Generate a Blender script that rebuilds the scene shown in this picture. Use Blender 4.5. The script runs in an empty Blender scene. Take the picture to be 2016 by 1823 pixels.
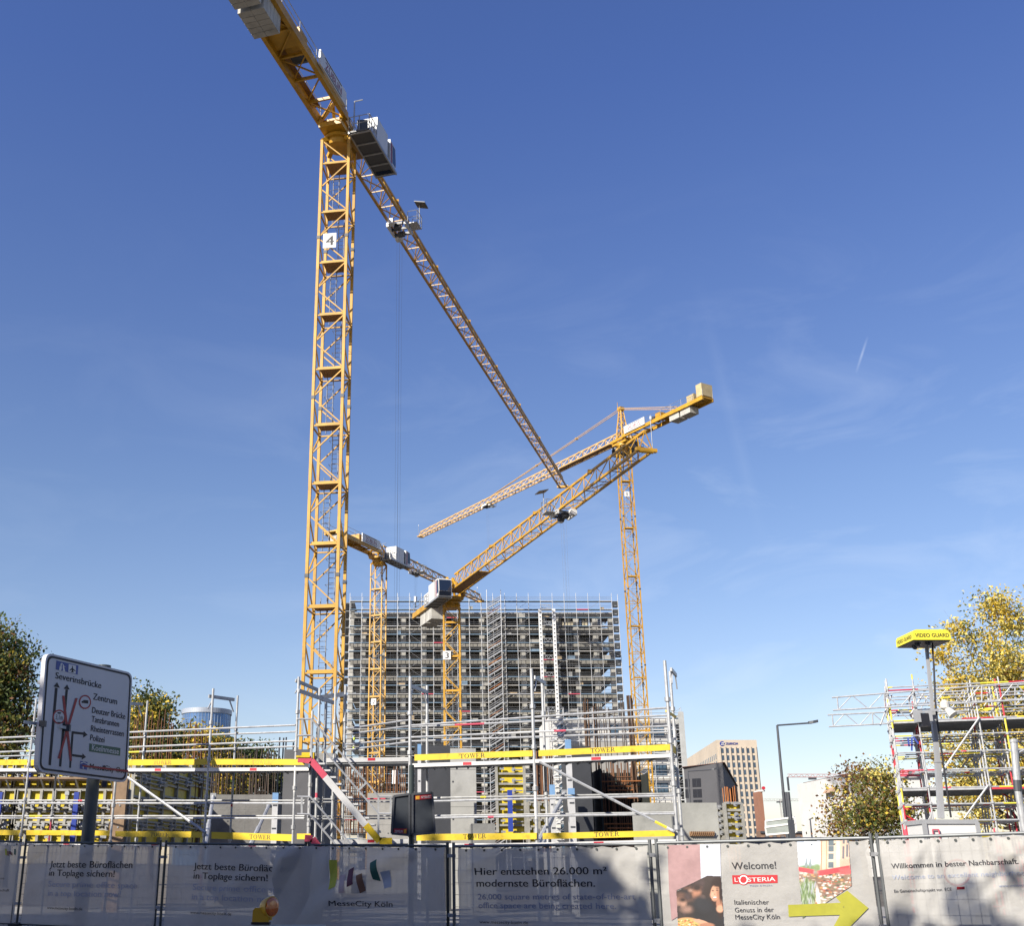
import bpy, bmesh, math, random
import numpy as np
from mathutils import Vector as V
R = math.radians
SC = bpy.context.scene
COL = SC.collection
# ---------------------------------------------------------------- camera
W0, H0 = 2016.0, 1823.0
FPX, PX, PY, HOR, EYE = 2200.0, 830.0, 911.5, 1700.0, 1.5
TH = math.atan((HOR - PY) / FPX)
cd = bpy.data.cameras.new('camera'); cam = bpy.data.objects.new('camera', cd); COL.objects.link(cam)
cam.location = (0, 0, EYE); cam.rotation_euler = (R(90) + TH, 0, 0)
cd.sensor_width = 36; cd.lens = 36 * FPX / W0; cd.shift_x = (W0 / 2 - PX) / W0
cd.clip_start = 0.1; cd.clip_end = 6000
SC.camera = cam
# ---------------------------------------------------------------- light
SUN_AZ, SUN_EL = R(226), R(31)
sdir = V((math.sin(SUN_AZ) * math.cos(SUN_EL), math.cos(SUN_AZ) * math.cos(SUN_EL), math.sin(SUN_EL)))
wd = bpy.data.worlds.new('World'); SC.world = wd; wd.use_nodes = True
nt = wd.node_tree; nt.nodes.clear()
sky = nt.nodes.new('ShaderNodeTexSky'); sky.sky_type = 'NISHITA'; sky.sun_disc = False
sky.sun_elevation = SUN_EL; sky.sun_rotation = SUN_AZ; sky.air_density = 1.0; sky.dust_density = 0.6; sky.ozone_density = 2.2
bg = nt.nodes.new('ShaderNodeBackground'); bg.inputs[1].default_value = 0.076
out = nt.nodes.new('ShaderNodeOutputWorld')
tc = nt.nodes.new('ShaderNodeTexCoord')
trails = []; mp = nt.nodes.new('ShaderNodeMapping')
mp.inputs['Rotation'].default_value = (0.2, 0.5, 0.35); mp.inputs['Scale'].default_value = (2.6, 1.2, 7.0)
ns = nt.nodes.new('ShaderNodeTexNoise'); ns.inputs['Scale'].default_value = 2.3; ns.inputs['Detail'].default_value = 9; ns.inputs['Roughness'].default_value = .58; ns.inputs['Distortion'].default_value = .8
rp = nt.nodes.new('ShaderNodeValToRGB'); rp.color_ramp.elements[0].position = .50; rp.color_ramp.elements[1].position = .86
rp.color_ramp.elements[1].color = (.26, .26, .26, 1)
sep = nt.nodes.new('ShaderNodeSeparateXYZ'); mr = nt.nodes.new('ShaderNodeMapRange'); mr.inputs[1].default_value = .55; mr.inputs[2].default_value = .26
mrx = nt.nodes.new('ShaderNodeMapRange'); mrx.inputs[1].default_value = -.25; mrx.inputs[2].default_value = .3; mrx.inputs[3].default_value = .25
mu2 = nt.nodes.new('ShaderNodeMath'); mu2.operation = 'MULTIPLY'
mu = nt.nodes.new('ShaderNodeMath'); mu.operation = 'MULTIPLY'
mx = nt.nodes.new('ShaderNodeMix'); mx.data_type = 'RGBA'; mx.inputs[7].default_value = (6.5, 7.2, 8.3, 1)
L = nt.links.new
L(tc.outputs['Generated'], mp.inputs[0]); L(mp.outputs[0], ns.inputs['Vector']); L(ns.outputs[0], rp.inputs[0])
L(tc.outputs['Generated'], sep.inputs[0]); L(sep.outputs['Z'], mr.inputs[0]); L(sep.outputs['X'], mrx.inputs[0])
L(rp.outputs[0], mu.inputs[0]); L(mr.outputs[0], mu.inputs[1]); L(mu.outputs[0], mu2.inputs[0]); L(mrx.outputs[0], mu2.inputs[1])
tr_ = nt.nodes.new('ShaderNodeValToRGB'); tr_.color_ramp.elements[0].position = 0.0; tr_.color_ramp.elements[0].color = (.57, .50, .50, 1)
tr_.color_ramp.elements[1].position = .62; tr_.color_ramp.elements[1].color = (.335, .385, .60, 1); e_ = tr_.color_ramp.elements.new(.30); e_.color = (.45, .452, .525, 1)
tm = nt.nodes.new('ShaderNodeMix'); tm.data_type = 'RGBA'; tm.blend_type = 'MULTIPLY'; tm.inputs[0].default_value = 1
L(sep.outputs['Z'], tr_.inputs[0]); L(sky.outputs[0], tm.inputs[6]); L(tr_.outputs[0], tm.inputs[7])
dbl = nt.nodes.new('ShaderNodeVectorMath'); dbl.operation = 'SCALE'; dbl.inputs['Scale'].default_value = 2.0; L(tm.outputs[2], dbl.inputs[0])
L(mu2.outputs[0], mx.inputs[0]); L(dbl.outputs[0], mx.inputs[6]); L(mx.outputs[2], bg.inputs[0]); L(bg.outputs[0], out.inputs[0])
sl = bpy.data.lights.new('sun', 'SUN'); sl.energy = 5.0; sl.angle = R(.53); sl.color = (1, .93, .82)
so = bpy.data.objects.new('sun', sl); COL.objects.link(so); so.rotation_euler = sdir.to_track_quat('Z', 'Y').to_euler(); so.location = (-60, -60, 90)
SC.view_settings.view_transform = 'Standard'; SC.view_settings.look = 'None'; SC.view_settings.exposure = 0.90; SC.view_settings.gamma = 1
# ---------------------------------------------------------------- pixel -> world
cT, sT = math.cos(TH), math.sin(TH)
def ray(x, y):
    dx = (x - PX) / FPX; dy = (PY - y) / FPX
    return V((dx, cT - sT * dy, sT + cT * dy))
def at(x, y, Z):
    d = ray(x, y); return V((0, 0, EYE)) + d * (Z / d.y)
def atz(x, y, z):
    d = ray(x, y); return V((0, 0, EYE)) + d * ((z - EYE) / d.z)
def crop(x0, y0, sw, zw):                 # enlargement coordinates -> picture coordinates
    k = sw / zw; q = W0 / 2722.0
    return lambda zx, zy: ((x0 + zx * k) * q, (y0 + zy * k) * q)
class Plane:
    def __init__(s, p0, u, up=V((0, 0, 1)), n=None):
        s.p0 = p0.copy(); s.u = u.normalized(); s.up = up; s.n = n.normalized() if n else s.u.cross(up).normalized()
        if s.n.dot(p0 - V((0, 0, EYE))) > 0: s.n = -s.n          # towards the street
        s.disp = None
    def hit(s, x, y):
        d = ray(x, y); o = V((0, 0, EYE))
        return o + d * ((s.p0 - o).dot(s.n) / d.dot(s.n))
    def off(s, p, e):
        return p + s.n * (e + (s.disp(p) if s.disp else 0))
# ---------------------------------------------------------------- materials
MATS = {}
def M(name, col, rough=.55, metal=0.0, var=.12, scale=2.0, bump=0.0, bscale=30.0, spots=0.0):
    if name in MATS: return MATS[name]
    col = [c * .78 for c in col]
    m = bpy.data.materials.new(name); m.use_nodes = True; t = m.node_tree; b = t.nodes['Principled BSDF']
    b.inputs['Roughness'].default_value = rough; b.inputs['Metallic'].default_value = metal
    if var or spots:
        c = t.nodes.new('ShaderNodeTexCoord'); n = t.nodes.new('ShaderNodeTexNoise'); n.inputs['Scale'].default_value = scale; n.inputs['Detail'].default_value = 6
        n.inputs['Roughness'].default_value = .65
        r = t.nodes.new('ShaderNodeValToRGB'); r.color_ramp.elements[0].position = .3; r.color_ramp.elements[1].position = .7
        lo = [max(0, x * (1 - var)) for x in col]; hi = [min(1, x * (1 + var)) for x in col]
        r.color_ramp.elements[0].color = lo + [1]; r.color_ramp.elements[1].color = hi + [1]
        t.links.new(c.outputs['Object'], n.inputs['Vector']); t.links.new(n.outputs[0], r.inputs[0])
        src = r.outputs[0]
        if spots:
            n2 = t.nodes.new('ShaderNodeTexNoise'); n2.inputs['Scale'].default_value = scale * 3.1; n2.inputs['Detail'].default_value = 8
            r2 = t.nodes.new('ShaderNodeValToRGB'); r2.color_ramp.elements[0].position = .56; r2.color_ramp.elements[1].position = .7
            mm = t.nodes.new('ShaderNodeMix'); mm.data_type = 'RGBA'
            sc = t.nodes.new('ShaderNodeMath'); sc.operation = 'MULTIPLY'; sc.inputs[1].default_value = spots
            t.links.new(c.outputs['Object'], n2.inputs['Vector']); t.links.new(n2.outputs[0], r2.inputs[0]); t.links.new(r2.outputs[0], sc.inputs[0])
            t.links.new(sc.outputs[0], mm.inputs[0]); t.links.new(src, mm.inputs[6]); mm.inputs[7].default_value = [x * .35 for x in col] + [1]
            src = mm.outputs[2]
        t.links.new(src, b.inputs['Base Color'])
    else:
        b.inputs['Base Color'].default_value = list(col) + [1]
    if bump:
        c2 = t.nodes.new('ShaderNodeTexCoord'); n3 = t.nodes.new('ShaderNodeTexNoise'); n3.inputs['Scale'].default_value = bscale; n3.inputs['Detail'].default_value = 5
        bp = t.nodes.new('ShaderNodeBump'); bp.inputs['Strength'].default_value = bump; bp.inputs['Distance'].default_value = .05
        t.links.new(c2.outputs['Object'], n3.inputs['Vector']); t.links.new(n3.outputs[0], bp.inputs['Height']); t.links.new(bp.outputs[0], b.inputs['Normal'])
    MATS[name] = m; return m
YEL = M('crane_yellow_paint', (.53, .285, .02), .45, 0, .25, .8, spots=.4)
YEL2 = M('crane_weathered_yellow', (.6, .32, .05), .5, 0, .2, .6, spots=.3)
YELP = M('crane_pale_yellow', (.58, .37, .15), .5, 0, .15, .6, spots=.2)
GRIP = M('brown_walkway', (.30, .16, .06), .7, 0, .2, 1.5)
WHT = M('white_paint', (.72, .72, .70), .4, 0, .05, 1.0)
CW = M('counterweight_concrete', (.46, .45, .41), .8, 0, .22, 1.0, .2, 12, .25)
GALV = M('galvanised_tube', (.46, .47, .48), .42, .3, .22, 5, spots=.35)
GALVD = M('dull_galvanised', (.42, .43, .44), .45, .45, .2, 4)
RED = M('red_paint', (.50, .02, .04), .45, 0, .15, 5)
PINK = M('faded_red_paint', (.60, .08, .13), .45, 0, .15, 5)
BYEL = M('board_yellow', (.72, .51, .015), .5, 0, .14, 1.8, spots=.5)
TYEL = M('tube_yellow', (.80, .66, .06), .5, 0, .12, 4)
BLU = M('formwork_blue', (.03, .06, .33), .4, 0, .15, 3)
LBLU = M('light_blue_cap', (.18, .33, .55), .5, 0, .15, 3)
GLS = M('dark_glass', (.015, .025, .05), .06, 0, 0)
BLK = M('black_plastic', (.02, .02, .025), .45, 0, .1, 3)
DGR = M('dark_grey_paint', (.06, .065, .075), .45, 0, .1, 3)
CON = M('pale_concrete', (.32, .31, .285), .85, 0, .24, .6, .10, 8, .3)
COND = M('dark_concrete', (.21, .21, .20), .85, 0, .22, .6, .25, 8, .2)
CONW = M('grey_column_concrete', (.36, .35, .32), .85, 0, .12, .2, 0)
RUST = M('rusty_rebar', (.17, .075, .032), .8, 0, .35, 3)
RUSTO = M('orange_rust_rebar', (.36, .13, .035), .8, 0, .35, 3)
WOODB = M('plywood_yellow', (.70, .53, .03), .5, 0, .16, 1.4, spots=.45)
WOOD = M('raw_timber', (.26, .17, .10), .75, 0, .25, 3)
FRAME = M('formwork_frame_steel', (.36, .35, .31), .6, .2, .25, 3, spots=.4)
DECK = M('deck_steel', (.22, .23, .235), .6, .3, .2, 3)
DECKW = M('deck_edge_white', (.70, .70, .69), .4, .2, .08, 3)
BDECK = M('bluish_deck_edge', (.17, .25, .33), .5, .25, .3, .25)
INK = M('black_print', (.012, .012, .018), .6, 0, 0)
INKG = M('grey_print', (.20, .22, .30), .6, 0, 0)
# ---------------------------------------------------------------- mesh builder
class MB:
    def __init__(s): s.v = []; s.f = []; s.m = []
    def add(s, vs, fs, mi=0):
        o = len(s.v); s.v.extend([tuple(p) for p in vs]); s.f.extend([tuple(i + o for i in f) for f in fs]); s.m.extend([mi] * len(fs))
    HEX = [(0, 3, 2, 1), (4, 5, 6, 7), (0, 1, 5, 4), (1, 2, 6, 5), (2, 3, 7, 6), (3, 0, 4, 7)]
    def obox(s, o, a, b, c, mi=0):
        o = V(o); a = V(a); b = V(b); c = V(c)
        s.add([o, o + a, o + a + b, o + b, o + c, o + a + c, o + a + b + c, o + b + c], s.HEX, mi)
    def box(s, c, size, mi=0, ang=0):
        x, y, z = size; ca, sa = math.cos(ang), math.sin(ang)
        a = V((ca * x, sa * x, 0)); b = V((-sa * y, ca * y, 0)); d = V((0, 0, z))
        s.obox(V(c) - a / 2 - b / 2 - d / 2, a, b, d, mi)
    def bar(s, p, q, w, h=None, mi=0, up=V((0, 0, 1))):
        p = V(p); q = V(q); d = q - p
        if d.length < 1e-6: return
        a = d.cross(up)
        if a.length < 1e-4 * d.length: a = d.cross(V((0, 1, 0)))
        a.normalize(); b = a.cross(d).normalized(); h = h or w
        a *= w; b *= h
        s.obox(p - a / 2 - b / 2, a, b, d, mi)
    def tube(s, p, q, r, n=6, mi=0, r2=None, caps=True):
        p = V(p); q = V(q); d = q - p
        if d.length < 1e-6: return
        a = d.cross(V((0, 0, 1)))
        if a.length < 1e-4 * d.length: a = V((1, 0, 0))
        a.normalize(); b = d.normalized().cross(a); r2 = r if r2 is None else r2
        vs = []
        for c, rr in ((p, r), (q, r2)):
            for i in range(n):
                t = 2 * math.pi * i / n; vs.append(c + a * (rr * math.cos(t)) + b * (rr * math.sin(t)))
        fs = [(i, (i + 1) % n, n + (i + 1) % n, n + i) for i in range(n)]
        if caps: fs += [tuple(range(n - 1, -1, -1)), tuple(range(n, 2 * n))]
        s.add(vs, fs, mi)
    def path(s, pts, r, n=6, mi=0):
        for i in range(len(pts) - 1): s.tube(pts[i], pts[i + 1], r, n, mi)
    def btube(s, p, q, r, rng, n=6, cols=(1, 2, 3), dens=.35):       # scaffold tube with painted bands
        p = V(p); q = V(q); Ln = (q - p).length; t = 0
        while t < Ln - 1e-3:
            if rng.random() < dens: l = rng.choice((.15, .3, .5, .8)); mi = rng.choice(cols)
            else: l = rng.uniform(.6, 2.0); mi = 0
            e = min(Ln, t + l); s.tube(p.lerp(q, t / Ln), p.lerp(q, e / Ln), r, n, mi, caps=False); t = e
    def prism(s, pts, vec, mi=0):
        n = len(pts); vec = V(vec); pts = [V(p) for p in pts]
        s.add(pts + [p + vec for p in pts], [tuple(range(n - 1, -1, -1)), tuple(range(n, 2 * n))] + [(i, (i + 1) % n, n + (i + 1) % n, n + i) for i in range(n)], mi)
    def lathe(s, c, prof, n=24, mi=0):
        vs = []; fs = []; c = V(c)
        for (r, z) in prof:
            for i in range(n):
                t = 2 * math.pi * i / n; vs.append(c + V((r * math.cos(t), r * math.sin(t), z)))
        for k in range(len(prof) - 1):
            for i in range(n): fs.append((k * n + i, k * n + (i + 1) % n, (k + 1) * n + (i + 1) % n, (k + 1) * n + i))
        fs.append(tuple(range(n - 1, -1, -1))); fs.append(tuple((len(prof) - 1) * n + i for i in range(n)))
        s.add(vs, fs, mi)
    def build(s, name, mats, parent=None, base=None, smooth=False):
        if not isinstance(mats, (list, tuple)): mats = [mats]
        b = V((0, 0, 0)); p = parent
        while p is not None: b = b + p.location; p = p.parent
        if base is not None: b = b + V(base)
        me = bpy.data.meshes.new(name)
        me.from_pydata([(x - b.x, y - b.y, z - b.z) for (x, y, z) in s.v], [], s.f)
        for m in mats: me.materials.append(m)
        if len(mats) > 1: me.polygons.foreach_set('material_index', s.m)
        if smooth: me.polygons.foreach_set('use_smooth', [True] * len(s.f))
        me.update()
        o = bpy.data.objects.new(name, me); COL.objects.link(o)
        if parent is not None: o.parent = parent
        if base is not None: o.location = base
        return o
def tag(o, label=None, cat=None, group=None, kind=None):
    if label: o['label'] = label
    if cat: o['category'] = cat
    if group: o['group'] = group
    if kind: o['kind'] = kind
    return o
def thing(name, label, cat, loc, group=None):
    o = bpy.data.objects.new(name, None); COL.objects.link(o); o.location = loc; o.empty_display_size = .3
    return tag(o, label, cat, group)
def copy_tree(o, parent=None):
    c = o.copy(); COL.objects.link(c)
    if parent is not None: c.parent = parent
    for ch in list(o.children): copy_tree(ch, c)
    return c
# ---------------------------------------------------------------- lettering and flat marks on a plane
def text_mesh(txt):
    cu = bpy.data.curves.new('t', 'FONT'); cu.body = txt; cu.size = 1; cu.resolution_u = 3
    o = bpy.data.objects.new('t', cu); COL.objects.link(o)
    dg = bpy.context.evaluated_depsgraph_get(); dg.update()
    me = bpy.data.meshes.new_from_object(o.evaluated_get(dg))
    vs = [v.co.copy() for v in me.vertices]; fs = [tuple(p.vertices) for p in me.polygons]
    bpy.data.objects.remove(o); bpy.data.curves.remove(cu); bpy.data.meshes.remove(me)
    return vs, fs
CAPH = {}
def letter(mb, txt, a, b, hpx, pl, e=.006, mi=0, flip=False, bold=0):
    """txt from picture point a to b (baseline) on plane pl, capital height hpx picture px."""
    vs, fs = text_mesh(txt)
    x0 = min(v.x for v in vs); x1 = max(v.x for v in vs)
    P = pl.hit(*a); Q = pl.hit(*b); T = pl.hit(a[0], a[1] - hpx)
    u = (Q - P) / (x1 - x0); w = pl.up * ((T - P).length / .70)
    if flip: u, w, P = -u, -w, Q + pl.up * (T - P).length
    if pl.disp:                                    # printed on cloth: cut fine enough to follow the creases
        bm = bmesh.new(); bv = [bm.verts.new(P + u * (v.x - x0) + w * v.y) for v in vs]
        for f in fs:
            try: bm.faces.new([bv[i] for i in f])
            except ValueError: pass
        bmesh.ops.triangulate(bm, faces=bm.faces[:])
        for _ in range(3):
            es = [q for q in bm.edges if q.calc_length() > .032]
            if not es: break
            bmesh.ops.subdivide_edges(bm, edges=es, cuts=1); bmesh.ops.triangulate(bm, faces=bm.faces[:])
        bm.verts.index_update(); ws = [q.co.copy() for q in bm.verts]; fs = [tuple(q.index for q in f.verts) for f in bm.faces]; bm.free()
        for k in range(2 if bold else 1): mb.add([pl.off(p + u * (bold * k), e + .001 * k) for p in ws], fs, mi)
        return
    for k in range(2 if bold else 1):
        mb.add([pl.off(P + u * (v.x - x0) + u * (bold * k) + w * v.y, e + .001 * k) for v in vs], fs, mi)
def flat(mb, pts, pl, e=.005, mi=0, cuts=0):
    """polygon given by picture points, laid on the plane"""
    ps = [pl.hit(*p) for p in pts]
    if cuts and len(ps) == 4:
        n = cuts; g = []
        for j in range(n + 1):
            for i in range(n + 1):
                s, t = i / n, j / n
                g.append(pl.off((ps[0].lerp(ps[1], s)).lerp(ps[3].lerp(ps[2], s), t), e))
        mb.add(g, [(j * (n + 1) + i, j * (n + 1) + i + 1, (j + 1) * (n + 1) + i + 1, (j + 1) * (n + 1) + i) for j in range(n) for i in range(n)], mi)
    else:
        mb.add([pl.off(p, e) for p in ps], [tuple(range(len(ps)))], mi)
def flat_ring(mb, c, rx, ry, wd, pl, e, mi, n=24):
    vs = []; 
    for i in range(n):
        t = 2 * math.pi * i / n
        for k in (1, 1 - wd): vs.append(pl.off(pl.hit(c[0] + rx * k * math.cos(t), c[1] + ry * k * math.sin(t)), e))
    mb.add(vs, [(2 * i, 2 * ((i + 1) % n), 2 * ((i + 1) % n) + 1, 2 * i + 1) for i in range(n)], mi)
def disc(mb, c, rx, ry, pl, e, mi, n=20):
    mb.add([pl.off(pl.hit(c[0] + rx * math.cos(2 * math.pi * i / n), c[1] + ry * math.sin(2 * math.pi * i / n)), e) for i in range(n)], [tuple(range(n))], mi)
SERIF = {   # capital letters with serifs, strokes as boxes/quads in a 0..1 cell
 'T': (.92, [[(.38,0),(.54,0),(.54,1),(.38,1)], [(.0,.93),(.92,.93),(.92,1),(.0,1)], [(.0,.72),(.05,.72),(.09,.95),(.0,.95)], [(.87,.72),(.92,.72),(.92,.95),(.83,.95)], [(.26,0),(.66,0),(.66,.05),(.26,.05)]]),
 'W': (1.3, [[(.08,1),(.26,1),(.52,.0),(.42,.0)], [(.42,0),(.47,0),(.74,1),(.68,1)], [(.58,1),(.76,1),(1.0,0),(.9,0)], [(.9,0),(.95,0),(1.24,1),(1.18,1)], [(0,.95),(.36,.95),(.36,1),(0,1)], [(.5,.95),(.86,.95),(.86,1),(.5,1)], [(1.06,.95),(1.34,.95),(1.34,1),(1.06,1)]]),
 'E': (.85, [[(.1,0),(.27,0),(.27,1),(.1,1)], [(0,0),(.8,0),(.8,.06),(0,.06)], [(0,.94),(.76,.94),(.76,1),(0,1)], [(.2,.48),(.55,.48),(.55,.54),(.2,.54)], [(.74,.0),(.8,.0),(.85,.28),(.8,.28)], [(.7,.76),(.76,.76),(.76,1),(.7,1)], [(.51,.38),(.55,.38),(.55,.64),(.51,.64)]]),
 'R': (1.0, [[(.1,0),(.27,0),(.27,1),(.1,1)], [(0,0),(.4,0),(.4,.05),(0,.05)], [(0,.95),(.6,.95),(.62,1),(0,1)], [(.27,.46),(.56,.46),(.56,.52),(.27,.52)], [(.55,1),(.72,.88),(.62,.88),(.52,.95)], [(.72,.88),(.78,.73),(.61,.73),(.62,.88)], [(.78,.73),(.72,.57),(.6,.6),(.61,.73)], [(.72,.57),(.56,.46),(.52,.52),(.6,.6)], [(.42,.48),(.58,.48),(.95,.0),(.75,.0)], [(.72,0),(1.02,0),(1.02,.05),(.72,.05)]])}
def _oring():
    q = []
    for i in range(16):
        a, b = 2 * math.pi * i / 16, 2 * math.pi * (i + 1) / 16
        q.append([(.5 + .5 * math.cos(a), .5 + .52 * math.sin(a)), (.5 + .5 * math.cos(b), .5 + .52 * math.sin(b)), (.5 + .33 * math.cos(b), .5 + .47 * math.sin(b)), (.5 + .33 * math.cos(a), .5 + .47 * math.sin(a))])
    return q
SERIF['O'] = (1.0, _oring())
def tower_word(mb, a, b, hpx, pl, e=.006, mi=0):
    P = pl.hit(*a); Q = pl.hit(*b); h = (pl.hit(a[0], a[1] - hpx) - P).length
    tot = sum(SERIF[c][0] + .12 for c in 'TOWER') - .12; u = (Q - P) / tot; x = 0
    for c in 'TOWER':
        w, qs = SERIF[c]
        for q in qs: mb.add([pl.off(P + u * (x + px) + pl.up * (h * py), e) for px, py in q], [(0, 1, 2, 3)], mi)
        x += w + .12
# ================================================================ SETTING
g = MB(); g.add([(-3000, -600, 0), (3000, -600, 0), (3000, 3500, 0), (-3000, 3500, 0)], [(0, 1, 2, 3)])
tag(g.build('ground', M('site_soil', (.115, .10, .08), .95, 0, .3, .4, .4, 4)), kind='structure')
g = MB(); g.add([(-140, -12, .004), (140, -12, .004), (140, 3.4, .004), (-140, 3.4, .004)], [(0, 1, 2, 3)])
tag(g.build('road', M('asphalt', (.055, .055, .058), .9, 0, .25, 1.2, .3, 40)), kind='structure')
g = MB(); g.obox((-140, 3.55, 0), (280, 0, 0), (0, 40, 0), (0, 0, .012)); g.obox((-140, 3.4, 0), (280, 0, 0), (0, .15, 0), (0, 0, .10))
g.obox((-140, -19, 0), (280, 0, 0), (0, 7, 0), (0, 0, .12))
tag(g.build('pavement', M('paving_concrete', (.30, .29, .27), .9, 0, .2, 1.0, .25, 10)), kind='structure')
g = MB()
for k in range(-22, 23): g.add([(k * 6 - 1.5, -4.4, .008), (k * 6 + 1.5, -4.4, .008), (k * 6 + 1.5, -4.25, .008), (k * 6 - 1.5, -4.25, .008)], [(0, 1, 2, 3)])
tag(g.build('road_marking', M('road_paint', (.7, .7, .68), .7, 0, .15, 2)), kind='structure')
# ================================================================ CRANES
def zigzag_mast(mb, c, z0, z1, w, ang, leg, br, panel, mi=0, plat=None):
    ca, sa = math.cos(ang), math.sin(ang); h = w / 2
    cs = [V((c.x + ca * x - sa * y, c.y + sa * x + ca * y, 0)) for x, y in ((-h, -h), (h, -h), (h, h), (-h, h))]
    Z = V((0, 0, 1))
    for p in cs: mb.bar(p + Z * z0, p + Z * z1, leg, leg, mi, V((sa, -ca, 0)))
    n = max(1, int(round((z1 - z0) / panel))); dz = (z1 - z0) / n
    for i in range(n):
        a, b = z0 + i * dz, z0 + (i + 1) * dz
        for k in range(4):
            p, q = cs[k], cs[(k + 1) % 4]
            s = (i + (k > 1)) % 2
            mb.bar((p if s else q) + Z * (a + .05), (q if s else p) + Z * (b - .05), br, br, mi)
            if i % 2 == 0: mb.bar(p + Z * a, q + Z * a, br * 1.15, br * 1.15, mi)
    return cs, n, dz
def jib_lattice(mb, o, u, v, z, Ln, bw, h, ch, br, panel, mi=0, taper=.75, mi_top=0):
    n = int(round(Ln / panel)); d = Ln / n; Z = V((0, 0, 1))
    def pt(i, k):
        t = i / n; f = 1 - (1 - taper) * t; c = o + u * (d * i)
        if k == 0: return V((c.x, c.y, z)) - v * (bw / 2 * f)
        if k == 1: return V((c.x, c.y, z)) + v * (bw / 2 * f)
        return V((c.x, c.y, z + h * f))
    for k in range(3):
        for i in range(n): mb.bar(pt(i, k), pt(i + 1, k), ch, ch * 1.2, mi)
    for i in range(n):
        m = pt(i, 2).lerp(pt(i + 1, 2), .5)
        for k in (0, 1):
            mb.bar(pt(i, k), m, br, br, mi); mb.bar(m, pt(i + 1, k), br, br, mi)
        mb.bar(pt(i, 0), pt(i, 1), br, br, mi)
        mb.bar(pt(i, i % 2), pt(i + 1, 1 - i % 2), br, br, mi)
    mb.bar(pt(n, 0), pt(n, 1), ch, ch, mi); mb.bar(pt(n, 2), pt(n, 0), br, br, mi); mb.bar(pt(n, 2), pt(n, 1), br, br, mi)
    return pt, n
def rail(mb, pts, h, r, mi=0, mid=True, step=2.0):
    Z = V((0, 0, 1))
    for a, b in zip(pts[:-1], pts[1:]):
        Ln = (b - a).length; n = max(1, int(Ln / step))
        for i in range(n + 1): p = a.lerp(b, i / n); mb.tube(p, p + Z * h, r, 4, mi)
        mb.tube(a + Z * h, b + Z * h, r, 4, mi)
        if mid: mb.tube(a + Z * h * .5, b + Z * h * .5, r, 4, mi)
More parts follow.
